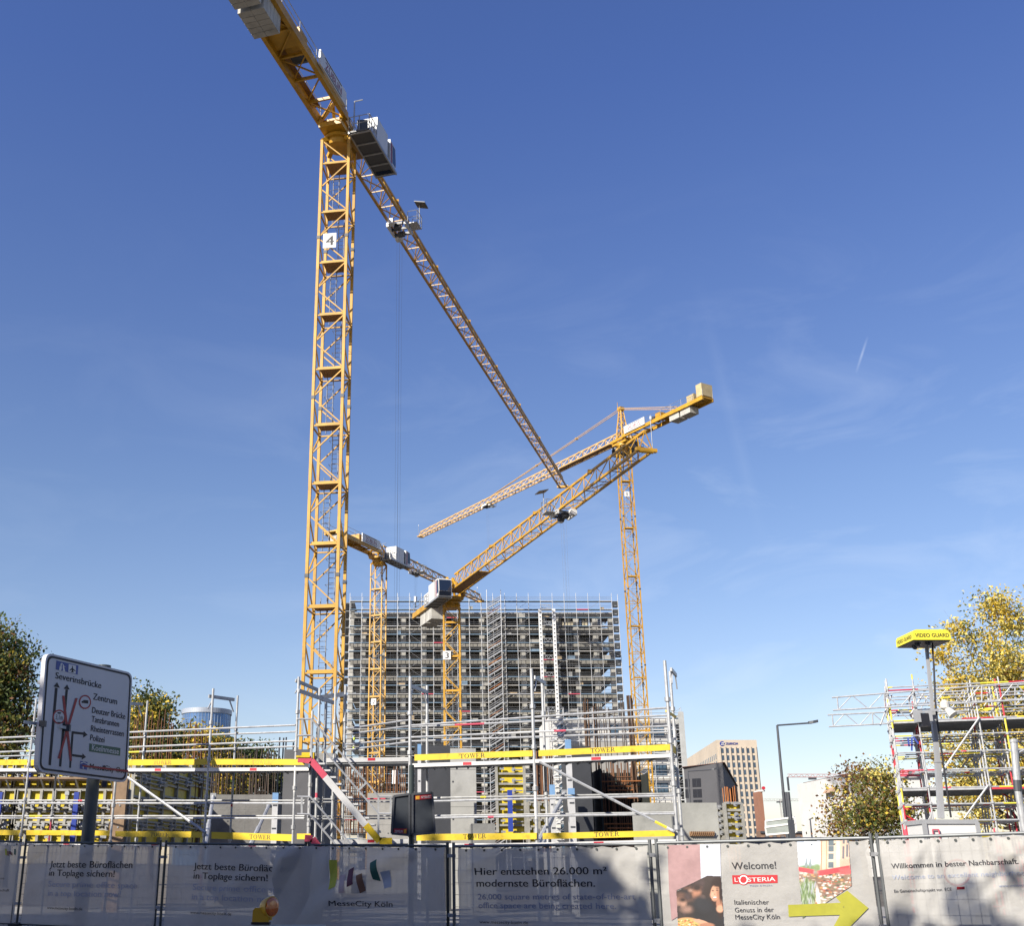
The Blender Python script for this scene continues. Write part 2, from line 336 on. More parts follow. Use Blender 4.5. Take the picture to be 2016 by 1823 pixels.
def crane(label, hubpx, Zd, tippx, w, ang, ymast, jb=(1.3, 1.7), cj=17, ch=.16, br=.07, panel=2.2, leg=.2, mbr=.08, mpanel=1.95, paint=YEL, jpaint=None,
          number=None, numpx=None, style='flat', trolley_t=.25, hook=6.0, cabs=1.0, cw=2, board=None, split_paint=None, reel=False, lstep=2, walk=.25, cabz=1.15, bside=1, cwoff=.7, cwh=1.4):
    hub = at(hubpx[0], hubpx[1], Zd); zj = hub.z; tip = atz(tippx[0], tippx[1], zj)
    u = V((tip.x - hub.x, tip.y - hub.y, 0)); Ln = u.length; u.normalize(); v = V((u.y, -u.x, 0)); Z = V((0, 0, 1))
    c = V((hub.x, hub.y, 0)); zt = zj - 1.45 * cabs
    root = thing('tower_crane', label, 'crane', c, 'tower cranes over the building site')
    jp = jpaint or paint
    mb = MB(); cs, n, dz = zigzag_mast(mb, c, .3, zt, w, ang, leg, mbr, mpanel)
    for k in range(3, n, 6):                                   # bolted section joints
        for p in cs: mb.box(p + Z * (.3 + k * dz), (leg * 1.3, leg * 1.3, .22 * cabs), 1, ang)
    mats = [paint, DGR]
    if split_paint: mats[0] = split_paint
    mb.build('mast', mats, root)
    b = MB(); b.box((c.x, c.y, .3), (w * 2.6, w * 2.6, .6), 0, ang); b.build('foundation_block', CON, root)
    ca, sa = math.cos(ang), math.sin(ang); ex = V((ca, sa, 0)); ey = V((-sa, ca, 0))
    for k in range(2, n, lstep):                                   # landings seen from below
        pf = MB(); zz = .3 + k * dz + .12
        pf.obox(c - ex * w * .36 - ey * w * .38 + Z * zz, ex * w * .72, ey * w * (.55 if k % 4 else .74), Z * .05, 0)
        pf.bar(c - ex * w * .42 - ey * w * .44 + Z * zz, c + ex * w * .42 - ey * w * .44 + Z * zz, .1, .14, 1)
        pf.build('landing', [GRIP, paint], root)
    ld = MB(); s0 = -1
    for k in range(0, n - 1, 2):                               # ladders between the landings
        s0 = -s0; x0 = c + ex * (s0 * w * .12) + ey * w * .28
        for q in (-.2, .2): ld.tube(x0 + ex * q + Z * (.3 + k * dz), x0 + ex * q + Z * (.3 + (k + 2) * dz + .9), .03, 4)
        for j in range(int(2 * dz / .32)): ld.tube(x0 - ex * .2 + Z * (.5 + k * dz + j * .32), x0 + ex * .2 + Z * (.5 + k * dz + j * .32), .018, 4)
        for j in range(3): 
            y = .3 + k * dz + 1.6 + j * .8; o = x0 + Z * y
            ld.path([o - ex * .3, o - ex * .3 - ey * .45, o + ex * .3 - ey * .45, o + ex * .3], .016, 4)
    ld.build('ladder', GALVD, root)
    # slewing ring and head
    s = MB(); s.lathe(c + Z * (zt - .1), [(w * .44, 0), (w * .50, .25), (w * .46, .3), (w * .46, .4 * cabs), (w * .56, .45 * cabs), (w * .56, .7 * cabs)], 22)
    for p in cs: s.bar(p + Z * (zt - .05), c.lerp(p, .7) + Z * (zt + .3), .3, .3)
    s.build('slewing_ring', paint, root, smooth=False)
    hw = jb[0] * .62
    hd = MB(); 
    hd.obox(c - u * w * .9 - v * hw + Z * (zj - .8 * cabs), u * w * 1.8, v * hw * 2, Z * .35)
    for q in (-1, 1):
        hd.bar(c - u * w * .9 + v * (q * hw) + Z * (zj - .5), c - u * w * .3 + v * (q * .3) + Z * (zj + jb[1]), .26, .26)
        hd.bar(c + u * w * .9 + v * (q * hw) + Z * (zj - .5), c - u * w * .3 + v * (q * .3) + Z * (zj + jb[1]), .22, .22)
        hd.bar(c - u * w * .9 + v * (q * hw) + Z * (zj - .1), c + u * w * 1.1 + v * (q * hw) + Z * (zj - .1), .26, .5)
    hd.build('slewing_platform', paint, root)
    j = MB(); o = c + u * w * .75
    pt, nj = jib_lattice(j, o, u, v, zj, Ln - w * .75, jb[0], jb[1], ch, br, panel, 0, .72)
    # walkway on the first part of the jib
    kk = max(1, int(nj * walk))
    j.obox(pt(0, 0) + v * .15 - Z * .05, u * (panel * kk), v * (jb[0] - .35), Z * .05, 1)
    for i in range(5, nj, 5): j.box(pt(i, 2) + Z * .05, (.34, .34, .3), 0)
    j.build('jib', [jp, GRIP], root)
    tp = MB(); e = pt(nj, 2)
    tp.tube(pt(nj, 0) + Z * .05, pt(nj, 0) + Z * 2.6, .03, 4, 0); tp.box(pt(nj, 0) + Z * 2.6, (.12, .12, .25), 1)
    tp.bar(pt(nj, 0) - v * .3, pt(nj, 1) + v * .3, .3, .25, 2); tp.tube(pt(nj, 1) - Z * .1, pt(nj, 0) - Z * .1, .16, 8, 2)
    tp.build('jib_end', [GALVD, WHT, jp], root)
    # counter-jib
    cjm = MB(); a = c - u * w * .6; e = c - u * cj; cwid = jb[0] * .72
    for q in (-1, 1): cjm.bar(a + v * (q * cwid) + Z * (zj + .05), e + v * (q * cwid) + Z * (zj + .05), .28, .62)
    nb = int(cj / 2.4)
    for i in range(nb):
        p = a.lerp(e, i / nb); q = a.lerp(e, (i + 1) / nb)
        cjm.bar(p - v * cwid + Z * zj, p + v * cwid + Z * zj, .14, .2)
        s_ = 1 if i % 2 else -1
        cjm.bar(p - v * (cwid * s_) + Z * zj, q + v * (cwid * s_) + Z * zj, .09, .09)
        if i % 2 == 0: cjm.bar(p + v * (cwid * s_) + Z * zj, q - v * (cwid * s_) + Z * zj, .07, .07)
    cjm.obox(e - v * cwid + Z * (zj + .1), u * (cj * .5), v * (cwid * 2), Z * .18)
    cjm.obox(a - u * 1.2 - v * cwid + Z * (zj + .36), -u * (cj * .62), v * .5, Z * .04, 1)
    cjm.build('counter_jib', [paint, GRIP], root)
    rl = MB(); rail(rl, [a + v * cwid + Z * (zj + .35), e + v * cwid + Z * (zj + .35)], 1.15, .03, 0, True, 2.4)
    rail(rl, [a - v * cwid + Z * (zj + .35), e - v * cwid + Z * (zj + .35)], 1.15, .03, 0, True, 2.4)
    rl.build('handrail', GALVD, root)
    for k in range(cw):                                        # hanging concrete blocks
        cb = MB(); p0 = e + u * (cwoff + k * 2.6)
        for q in (0, 1):
            for s_ in range(5):
                cb.obox(p0 + u * (s_ * .46) - v * (cwid * .86) + v * (q * cwid * .87) + Z * (zj - (cwh + .1) * cabs), u * .43, v * (cwid * .85), Z * cwh * cabs)
        cb.build('counterweight', CW, root)
    wm = MB(); wp = e + u * (cj * .52)
    wm.box(wp + Z * (zj + .9), (1.2, 1.6, 1.0), 0, math.atan2(u.y, u.x)); wm.tube(wp - v * .7 + u * 1.4 + Z * (zj + .8), wp + v * .7 + u * 1.4 + Z * (zj + .8), .45, 12, 1)
    wm.build('hoist_winch', [paint, DGR], root)
    # name board on the counter-jib
    bl = 4.6 * cabs; v_ = v; v = v * bside; bo = a - u * .9 + v * (cwid + .2) + Z * (zj + .15)
    nbm = MB(); nbm.obox(bo, -u * bl, v * .14, Z * 1.15 * cabs, 0)
    bd = nbm.build('name_board', WHT, root)
    pl = Plane(bo + v * .14, -u if v.dot(V((0, -1, 0))) < 0 else u); pl.n = v.copy()
    if board:
        t = MB(); vs, fs = text_mesh(board); x0 = min(q.x for q in vs); x1 = max(q.x for q in vs); k = bl * .62 / (x1 - x0)
        t.add([bo - u * (bl * .82) + u * ((q.x - x0) * k) + v * .155 + Z * (.3 * cabs + q.y * .75 * cabs) for q in vs], fs, 0)
        for zz in (.12, .98): t.obox(bo - u * (bl * .2) + v * .15 + Z * zz * cabs, -u * (bl * .65), v * .004, Z * .08, 1)
        t.build('lettering', [M('maroon_print', (.25, .02, .05), .5, 0, 0), INK], bd)
    v = v_
    # cab: platform, cabinet, glazed cab
    ca_ = MB(); o = c + v * (w * .5 + .35) + Z * (zj - cabz * cabs)
    kx = cabs
    ca_.obox(o - u * 1.5 * kx - Z * .1, u * 5.6 * kx, v * 1.55 * kx, Z * .12, 3)
    for q_ in range(5): ca_.obox(o - u * 1.4 * kx + u * (q_ * 1.3 * kx) - Z * .17, u * .12, v * 1.5 * kx, Z * .068, 1)
    ca_.obox(o - u * 1.5 * kx - Z * .16 - v * .02, u * 5.6 * kx, v * .1, Z * .2, 1); ca_.obox(o - u * 1.5 * kx - Z * .16 + v * 1.5 * kx, u * 5.6 * kx, v * .1, Z * .2, 1)              # floor tray
    ca_.obox(o + u * .1 * kx + Z * .03, u * 2.2 * kx, v * 1.5 * kx, Z * 2.0 * kx, 0)              # switch cabinet
    ca_.obox(o + u * 2.35 * kx + v * .15 + Z * .03, u * .45 * kx, v * 1.2 * kx, Z * 1.9 * kx, 2)
    x0 = o + u * 2.85 * kx
    prof = [(0, 0), (1.05, 0), (1.28, .55), (1.12, 1.95), (0, 2.05)]
    ca_.prism([x0 + u * (px_ * kx) + Z * (pz * kx + .03) for px_, pz in prof], v * 1.5 * kx, 0)
    cabo = ca_.build('cab', [WHT, GALVD, DGR], root)
    gl = MB()
    for e_ in (-.012, 1.5 * kx + .004):
        gl.prism([x0 + u * (px_ * kx) + Z * (pz * kx + .03) + v * e_ for px_, pz in ((.5, .35), (1.12, .35), (1.2, .6), (1.05, 1.85), (.5, 1.88))], v * .008, 0)
    fr0 = [(1.07, .06), (1.29, .56), (1.14, 1.86)]
    for (p1, p2) in ((fr0[0], fr0[1]), (fr0[1], fr0[2])):
        q0 = x0 + u * (p1[0] * kx + .012) + Z * (p1[1] * kx + .05); q1 = x0 + u * (p2[0] * kx + .012) + Z * (p2[1] * kx)
        gl.prism([q0 + v * .08, q0 + v * (1.42 * kx), q1 + v * (1.42 * kx), q1 + v * .08], u * .02, 0)
    gl.obox(x0 + u * .55 * kx + v * .2 - Z * .12, u * .45 * kx, v * 1.1 * kx, Z * .01, 0)
    gl.build('window', GLS, cabo)
    st = MB(); st.prism([x0 + u * (px_ * kx) + Z * (pz * kx + .03) + v * (1.5 * kx + .003) for px_, pz in ((.12, .1), (.4, .1), (.4, 1.9), (.12, 1.9))], v * .004)
    st.build('red_stripe', M('maroon_print', (.25, .02, .05)), cabo)
    pr = MB(); q0 = o - u * 1.5 * kx
    rail(pr, [q0 + u * 1.5 * kx + v * 1.5 * kx, q0 + v * 1.5 * kx, q0 + v * .05, q0 + u * 1.5 * kx + v * .05], 1.15, .035, 0, True, .5)
    pr.tube(q0 + v * .4, q0 + v * .4 + Z * 2.4, .05, 6); pr.tube(q0 + v * .4 + Z * 2.4, q0 + v * 1.0 + Z * 2.4, .04, 6)
    pr.box(q0 + u * .6 + v * .8 + Z * .6, (.7, .5, .9), 1)
    pr.build('access_platform', [GALVD, DGR], root)
    # trolley, rope, hook
    tr = MB(); i0 = (Ln - w * .75) * trolley_t; p = o - o + c + u * (w * .75 + i0) + Z * (zj - .25)
    tr.bar(p - u * .9 - v * jb[0] * .55, p + u * .9 - v * jb[0] * .55, .18, .35, 0); tr.bar(p - u * .9 + v * jb[0] * .55, p + u * .9 + v * jb[0] * .55, .18, .35, 0)
    for q in (-.8, 0, .8): tr.bar(p + u * q - v * jb[0] * .62, p + u * q + v * jb[0] * .62, .14, .2, 1)
    for q in (-.5, .5): tr.tube(p + u * q - v * .25 - Z * .2, p + u * q + v * .25 - Z * .2, .26, 12, 1)
    tr.obox(p + u * .9 - v * .7 - Z * .35, u * .5, v * .55, Z * .5, 0); tr.obox(p - u * 1.5 - v * .5 - Z * .3, u * .5, v * .4, Z * .45, 0)
    bk = p + v * (jb[0] * .5 + .2)                                # maintenance basket at the side
    tr.obox(bk - u * .6, u * 1.2, v * .8, Z * .05, 2); rail(tr, [bk - u * .6, bk - u * .6 + v * .8, bk + u * .6 + v * .8, bk + u * .6], 1.1, .03, 2, True, .6)
    if reel:
        tr.tube(bk + v * .8, bk + v * .8 + Z * 2.0, .04, 6, 2); tr.prism([bk + v * .5 - u * .5 + Z * 2.0, bk + v * 1.4 - u * .5 + Z * 1.75, bk + v * 1.4 + u * .5 + Z * 1.75, bk + v * .5 + u * .5 + Z * 2.0], Z * .07, 1)
    tr.build('trolley', [WHT, DGR, GALV], root)
    rp_ = MB()
    for q in (-.35, .35):
        for s_ in (-.1, .1): rp_.tube(p + u * q + v * s_ - Z * .2, p + u * q * .6 + v * s_ - Z * (hook - .3), .006, 4)
    rp_.tube(c + u * w + Z * (zj + .15) - v * .3, pt(nj, 0) + v * .3 + Z * .15, .02, 4)
    rp_.build('hoist_rope', DGR, root)
    hk = MB(); hk.box(p - Z * (hook + .2), (.5, .3, .9), 0, math.atan2(u.y, u.x)); hk.tube(p - Z * (hook + .65), p - Z * (hook + 1.1), .08, 6, 1)
    hk.path([p - Z * (hook + 1.1), p - Z * (hook + 1.35) + u * .16, p - Z * (hook + 1.55), p - Z * (hook + 1.4) - u * .18], .06, 6, 1)
    hk.build('hook_block', [WHT, DGR], root)
    if number:
        (x0, y0, x1, y1) = numpx; fx = -ey
        cx_fix = .17 if number == '4' else 0; zc = at((x0 + x1) / 2, (y0 + y1) / 2, c.y - w * .55).z; hh = abs(at(x0, y1, c.y).z - at(x0, y0, c.y).z); ww = (x1 - x0) * c.y / 2337 * 1.02
        cx0 = at((x0 + x1) / 2, (y0 + y1) / 2, c.y - w * .5).x - c.x + cx_fix
        o = c + ex * (cx0 - ww / 2) + fx * (w * .5 + leg * .6 + .04) + Z * (zc - hh / 2)
        nb_ = MB(); nb_.obox(o, ex * ww, fx * .05, Z * hh); no = nb_.build('number_board', WHT, root)
        t = MB(); vs, fs = text_mesh(number); xa = min(q.x for q in vs); xb = max(q.x for q in vs); k = hh * .92
        xw = (xb - xa) * k * 1.15
        t.add([o + ex * (ww / 2 - xw / 2 + (q.x - xa) * k * 1.15) + fx * .056 + Z * (hh * .17 + q.y * k) for q in vs], fs)
        for q_ in (.02, .045): t.add([o + ex * (ww / 2 - xw / 2 + q_ * hh * .9 + (q.x - xa) * k * 1.15) + fx * (.058 + abs(q_) * .02) + Z * (hh * .17 + q.y * k) for q in vs], fs)
        t.build('lettering', INK, no)
    return dict(root=root, c=c, zj=zj, u=u, v=v, pt=pt, nj=nj, w=w)
c4 = crane('tall yellow tower crane numbered 4, nearest and largest of the cranes', (668, 255), 66, (1108, 958), 1.90, R(-9), 0, jb=(1.35, 1.8), cj=17.3, number='4', numpx=(634, 460, 665, 488),
           trolley_t=.145, hook=42.6, board='ZÜBLIN', reel=True, walk=.01, cabz=1.5, ch=.17, leg=.18, mbr=.075)
c3 = crane('yellow tower crane numbered 3, its jib swung towards the street', (889, 1172), 124, (1272, 886), 1.75, R(-4), 0, jb=(1.5, 2.1), cj=12.5, number='3', numpx=(873, 1282, 889, 1299),
           trolley_t=.665, hook=24, cabs=1.0, cw=2, cwoff=2.6, cwh=1.6, reel=True, leg=.17, mbr=.08, mpanel=1.9, ch=.15, br=.06, panel=2.5)
c2 = crane('yellow tower crane with grey cab, behind the mast of crane 4', (746, 1092), 168, (945, 1184), 1.85, R(-20), 0, jb=(1.4, 1.7), cj=14, number='2', numpx=(735, 1376, 746, 1388),
           trolley_t=.30, hook=4.2, cabs=1.15, cw=1, board='ZÜBLIN', leg=.17, mbr=.08, mpanel=2.0, ch=.18, br=.08)
c1 = crane('pale yellow tower crane with pointed tower head and tie bars, numbered 1', (1226, 866), 182, (828, 1057), 2.0, R(5), 0, jb=(1.5, 1.6), cj=21, number='1', numpx=(1227, 968, 1238, 978),
           trolley_t=.60, hook=11.5, lstep=4, cabs=1.15, cw=2, cwoff=3.2, cwh=1.0, bside=-1, board='ZÜBLIN', leg=.18, mbr=.085, mpanel=2.1, ch=.2, br=.1, jpaint=YELP)
def crane1_head():
    c, zj, u, v = c1['c'], c1['zj'], c1['u'], c1['v']; Z = V((0, 0, 1)); root = c1['root']; pt, nj = c1['pt'], c1['nj']
    top = c + Z * (zj + 5.8)
    m = MB()
    for a in (-1, 1):
        for b in (-1, 1): m.bar(c + u * .85 * a + v * .85 * b + Z * (zj - .4), top + u * .22 * a + v * .22 * b, .2, .2)
    for k in range(5):
        f = k / 5; g_ = .85 * (1 - f) + .22 * f; f2 = (k + 1) / 5; g2 = .85 * (1 - f2) + .22 * f2
        for (a, b) in ((u, v), (v, u), (-u, v), (-v, u)):
            m.bar(c + a * g_ - b * g_ + Z * (zj + 6 * f), c + a * g2 + b * g2 + Z * (zj + 6 * f2), .09, .09)
            m.bar(c + a * g_ - b * g_ + Z * (zj + 6 * f), c + a * g_ + b * g_ + Z * (zj + 6 * f), .09, .09)
    m.box(top, (.9, .9, .6), 0, .5); m.tube(top + u * .8, top + u * .8 + Z * 1.6, .04, 4)
    m.build('tower_head', YEL, root)
    t = MB()
    for s in (-.25, .25):
        t.tube(top + v * s, pt(int(nj * .62), 2) + v * s * .3, .07, 5); t.tube(top + v * s * 2, c - u * 15 + v * s * 4 + Z * (zj + .6), .07, 5)
        for f in (.3, .6): q = (top + v * s).lerp(pt(int(nj * .62), 2), f); t.box(q, (.3, .3, .3), 0)
    t.build('tie_bar', YELP, root)
    bx = MB(); e = c - u * 21
    bx.obox(e - v * 1.15 + Z * (zj + .5), u * 1.3, v * 2.3, Z * 2.1); bx.obox(e + u * 2.3 - v * .8 + Z * (zj + .5), u * 1.6, v * 1.6, Z * 1.2)
    bx.build('ballast_box', M('tan_box', (.50, .40, .22), .7, 0, .15, 1), root)
crane1_head()
# two thin vapour trails, set by direction in the sky itself
def vapour(p, q, w, amp):
    a, b = ray(*p).normalized(), ray(*q).normalized(); n = a.cross(b).normalized(); m_ = (a + b).normalized(); t = (b - a).normalized(); hl = abs(b.dot(t))
    def nd(op, x, y=None, val=None):
        k = nt.nodes.new('ShaderNodeMath'); k.operation = op; L(x, k.inputs[0])
        if y is not None: L(y, k.inputs[1])
        elif val is not None: k.inputs[1].default_value = val
        return k.outputs[0]
    def dt(vec):
        k = nt.nodes.new('ShaderNodeVectorMath'); k.operation = 'DOT_PRODUCT'; L(tc.outputs['Generated'], k.inputs[0]); k.inputs[1].default_value = vec; return k.outputs['Value']
    nv = nt.nodes.new('ShaderNodeTexNoise'); nv.inputs['Scale'].default_value = 30; L(tc.outputs['Generated'], nv.inputs['Vector'])
    d = nd('DIVIDE', nd('ABSOLUTE', dt(n)), val=w); core = nd('MAXIMUM', nd('SUBTRACT', nd('MULTIPLY', d, val=-1), val=-1.0), val=0.0)
    e = nd('DIVIDE', nd('ABSOLUTE', dt(t)), val=hl); fade = nd('MAXIMUM', nd('SUBTRACT', nd('MULTIPLY', e, val=-1), val=-1.0), val=0.0); fr = nd('MAXIMUM', dt(m_), val=0.0)
    f = nd('MULTIPLY', nd('MULTIPLY', nd('MULTIPLY', core, fade), fr), val=amp); return nd('MULTIPLY', f, nv.outputs[0])
for args in (((1370, 540), (1515, 1120), .0075, .08), ((1709, 660), (1685, 735), .0014, .55)):
    mm_ = nt.nodes.new('ShaderNodeMix'); mm_.data_type = 'RGBA'; mm_.inputs[7].default_value = (6.5, 7.2, 8.3, 1); L(vapour(*args), mm_.inputs[0]); prev_ = bg.inputs[0].links[0].from_socket; L(prev_, mm_.inputs[6]); L(mm_.outputs[2], bg.inputs[0])
# ================================================================ TOWER BLOCK UNDER CONSTRUCTION (behind)
def tower_block():
    Zf = 252.0; rng = random.Random(5)
    xl = at(690, 1300, Zf).x; xr = at(1211, 1300, Zf).x; zt = at(950, 1206, Zf).z; fh = 3.64; dep = 24.0
    root = thing('tower_block', 'concrete tower block shell wrapped in scaffolding behind the cranes', 'building', ((xl + xr) / 2, Zf + dep / 2, 0))
    nf = int(zt / fh)
    core = MB(); core.obox((xl + 2.5, Zf + 6.5, 0), (xr - xl - 5, 0, 0), (0, dep - 9, 0), (0, 0, zt - 4))
    core.build('core_wall', M('core_concrete', (.27, .265, .245), .9, 0, .3, .05), root)
    for k in range(nf + 1):
        z = zt - k * fh
        if z < 1: break
        s = MB(); s.obox((xl, Zf, z - .42), (xr - xl, 0, 0), (0, dep, 0), (0, 0, .42)); s.obox((xl - .002, Zf - .003, z - 1.05), (xr - xl + .004, 0, 0), (0, .3, 0), (0, 0, .55), 1)
        s.build('floor_slab', [M('slab_edge', (.27, .26, .235), .9, 0, .2, .15), M('spandrel_concrete', (.23, .22, .19), .9, 0, .2, .15)], root)
    cols = [688, 712, 751, 791, 831, 870, 909, 946, 988, 1027, 1066, 1093, 1133, 1171, 1202]
    for px in cols:
        X = at(px + 3, 1280, Zf).x; c = MB()
        for k in range(nf):
            z = zt - (k + 1) * fh
            if z < 0: break
            c.obox((X - .55, Zf + .06, z), (1.15, 0, 0), (0, .8, 0), (0, 0, fh - .43), 0)
            c.obox((X - .60, Zf + .02, z + fh - 1.75), (1.25, 0, 0), (0, .86, 0), (0, 0, .62), 1); c.obox((X - .60, Zf + .02, z + .1), (1.25, 0, 0), (0, .86, 0), (0, 0, .55), 1)  # grey shaft and lighter bands put deck shadow and sun into the colour
        c.build('column', [CONW, M('column_sunlit_band', (.52, .51, .47), .8, 0, .15, .3)], root)
    pr = MB()
    for i in range(46):
        X = rng.uniform(xl + 1, xr - 1); zf = zt - rng.choice((1, 1, 2, 3)) * fh; pr.tube((X, Zf + rng.uniform(1, 5), zf), (X, Zf + rng.uniform(1, 5), zf + fh - .45), .07, 4)
    pr.build('floor_prop', GALV, root)
    fw = MB(); x0 = at(1068, 1240, Zf).x
    for i in range(22):
        X = x0 + i * .66; zf = zt - fh
        if X > xr - 1: break
        fw.obox((X, Zf + 1.0, zf + .35), (.5, 0, 0), (0, .1, 0), (0, 0, rng.uniform(1.2, 2.6)), rng.choice((0, 0, 1, 2)))
    fw.build('top_floor_shutters', [M('beige_board', (.52, .46, .32), .7, 0, .2, .5), M('pale_blue_board', (.30, .42, .60), .6, 0, .2, .5), GALV], root)
    # ---- scaffold in front
    Zs = 250.2; lift = 17.75 * Zs / 2337; ztop = at(950, 1184, Zs).z; sx = 25.3 * Zs / 2337
    X0 = at(640, 1300, Zs).x; X1 = at(1211, 1300, Zs).x; n = int((X1 - xl) / sx + .95); xs = [X1 - i * sx for i in range(n + 1)]
    sc = thing('facade_scaffold', 'grey and blue tube scaffold with many lifts covering the tall tower block', 'scaffold', ((xl + X1) / 2, Zs, 0))
    nl = int(ztop / lift)
    for X in xs:
        m = MB(); m.tube((X, Zs, 0), (X, Zs, ztop + 1.9), .055, 5); m.tube((X + .15, Zs + 1.1, 0), (X + .15, Zs + 1.1, ztop + 1.2), .04, 5, 1)
        m.build('standard', [GALV, GALVD], sc)
    for k in range(nl):
        z = ztop - k * lift; m = MB()
        m.obox((xs[-1], Zs + .05, z - .06), (X1 - xs[-1], 0, 0), (0, 1.0, 0), (0, 0, .07), 0)
        for a, b in zip(xs[1:], xs[:-1]):
            r = rng.random(); mi = 1 if r < .55 else 2 if r < .66 else 3 if r < .975 else 4
            m.obox((a + .05, Zs - .04, z - .05), (b - a - .1, 0, 0), (0, .06, 0), (0, 0, .17), mi)
        m.build('scaffold_deck', [DECK, BDECK, GALV, M('grey_board', (.34, .33, .31), .7, 0, .2, .4), PINK], sc)
        gr = MB()
        if k > 0 or True:
            for h in (.5, 1.0): gr.tube((xs[-1], Zs - .05, z + h), (X1, Zs - .05, z + h), .024, 4)
            gr.tube((xs[-1], Zs + 1.1, z + 1), (X1, Zs + 1.1, z + 1), .022, 4)
        gr.build('guard_rail', GALVD, sc)
    br = MB(); nbr = 0
    for k in range(1, nl - 1):
        z = ztop - k * lift
        for i in range(1, n, 3):
            a, b = xs[i], xs[i + 1] if i + 1 <= n else xs[i]
            if (k + i // 3) % 2: a, b = b, a
            nbr += 1; q = MB() if nbr <= 100 else br; q.tube((a, Zs - .08, z), (b, Zs - .08, z + lift), .03, 4)
            if nbr <= 100: q.build('brace', GALVD, sc)
    tag(br.build('brace', GALVD, sc), kind='stuff')
    for i in range(70):
        j = rng.randrange(n); k = rng.randrange(1, nl); z = ztop - k * lift; m = MB(); w_ = rng.uniform(.5, 2.3); t_ = rng.random()
        m.obox((xs[j + 1] + .1, Zs + .35, z + .04), (w_, 0, 0), (0, .4, 0), (0, 0, rng.uniform(.3, 1.3)), rng.choice((0, 0, 1, 2, 3))); m.build('stored_material', [M('grey_tarp', (.30, .30, .29), .8, 0, .3, .6), M('board_stack', (.36, .27, .16), .8, 0, .3, .6), BDECK, CONW], sc)
    # stair tower in the scaffold
    sa, sb = at(960, 1300, Zs).x, at(988, 1300, Zs).x
    for k in range(nl - 1):
        z = ztop - (k + 1) * lift; st = MB()
        for y in (-1.15, -.45):
            st.bar((sa, Zs + y, z), (sb, Zs + y, z + lift), .09, .22, 0); st.tube((sa, Zs + y, z + 1), (sb, Zs + y, z + lift + 1), .045, 4, 0)
            st.tube((sa, Zs + y, z + .55), (sb, Zs + y, z + lift + .55), .04, 4, 1 if rng.random() < .3 else 0)
        for i in range(7): st.obox((sa + (sb - sa) * i / 7, Zs - 1.15, z + lift * i / 7), (.3, 0, 0), (0, .7, 0), (0, 0, .04), 2)
        st.build('stair_flight', [GALV, M('orange_tube', (.55, .20, .06), .6, 0, .2, 1), DECK], sc)
    for x in (sa, sb):
        m = MB(); m.tube((x, Zs - 1.2, 0), (x, Zs - 1.2, ztop + 2.4), .08, 5); m.build('standard', GALV, sc)
    # side lifts seen past the left corner
    for k in range(nl):
        z = ztop - k * lift; m = MB()
        m.obox((X0 + 3.1, Zs + 2, z - .05), (xl - X0 - 2.4, 0, 0), (0, 9, 0), (0, 0, .2), 0)
        for h in (.5, 1.0): m.tube((X0 + 3.0, Zs + 2, z + h), (X0 + 3.0, Zs + 11, z + h), .04, 4, 1)
        m.build('side_deck', [DECK, GALV], sc)
    for j in range(4):
        m = MB(); m.tube((X0 + 3.1, Zs + 2 + 3 * j, 0), (X0 + 3.1, Zs + 2 + 3 * j, ztop + 1.8), .07, 5); m.build('standard', GALV, sc)
    # right end bay with dark nets
    for k in range(nl):
        z = ztop - k * lift; m = MB(); m.obox((X1 + .25, Zs + .1, z - 1.3), (1.1, 0, 0), (0, .9, 0), (0, 0, 1.25), 0)
        m.obox((X1 + .55, Zs + .05, z - 1.05), (.5, 0, 0), (0, .04, 0), (0, 0, .1), 1); m.obox((X1 + .2, Zs + .04, z - .02), (1.2, 0, 0), (0, .9, 0), (0, 0, .08), 1)
        m.build('end_net', [M('black_net', (.04, .045, .05), .8, 0, .3, .8), GALV], sc)
    m = MB(); m.tube((X1 + 1.4, Zs, 0), (X1 + 1.4, Zs, ztop + 1.6), .07, 5); m.build('standard', GALV, sc)
    # hoist masts
    for i, px in enumerate((1063, 1090)):
        X = at(px, 1205, Zs - 2).x; zz = at(px, 1199, Zs - 2).z; m = MB()
        m.box((X, Zs - 1.9, zz / 2), (.72, .5, zz), 0)
        for j in range(int(zz / .9)): m.box((X, Zs - 2.16, .5 + j * .9), (.3, .03, .3), 1)
        o = m.build('hoist_mast', [WHT, DGR], base=(X, Zs - 1.9, 0))
        tag(o, ('left', 'right')[i] + ' of two white perforated hoist masts on the scaffolded tower front', 'hoist mast', 'hoist masts on the tower')
    m = MB(); a = at(1066, 1300, 249.6).x; b = at(1088, 1300, 249.6).x
    for k in range(0, nl, 2):
        z = ztop - 1.2 - k * lift
        if z < 2: break
        m.bar((a, Zs - 1.7, z), (b, Zs - 1.7, z), .12, .12); m.bar((a, Zs - 1.7, z - .8), (b, Zs - 1.7, z - .8), .12, .12)
        for i in range(5): m.bar((a + (b - a) * i / 5, Zs - 1.7, z - .8 * (i % 2)), (a + (b - a) * (i + 1) / 5, Zs - 1.7, z - .8 * (1 - i % 2)), .07, .07)
    m.build('hoist_tie', GALVD, sc)
tower_block()
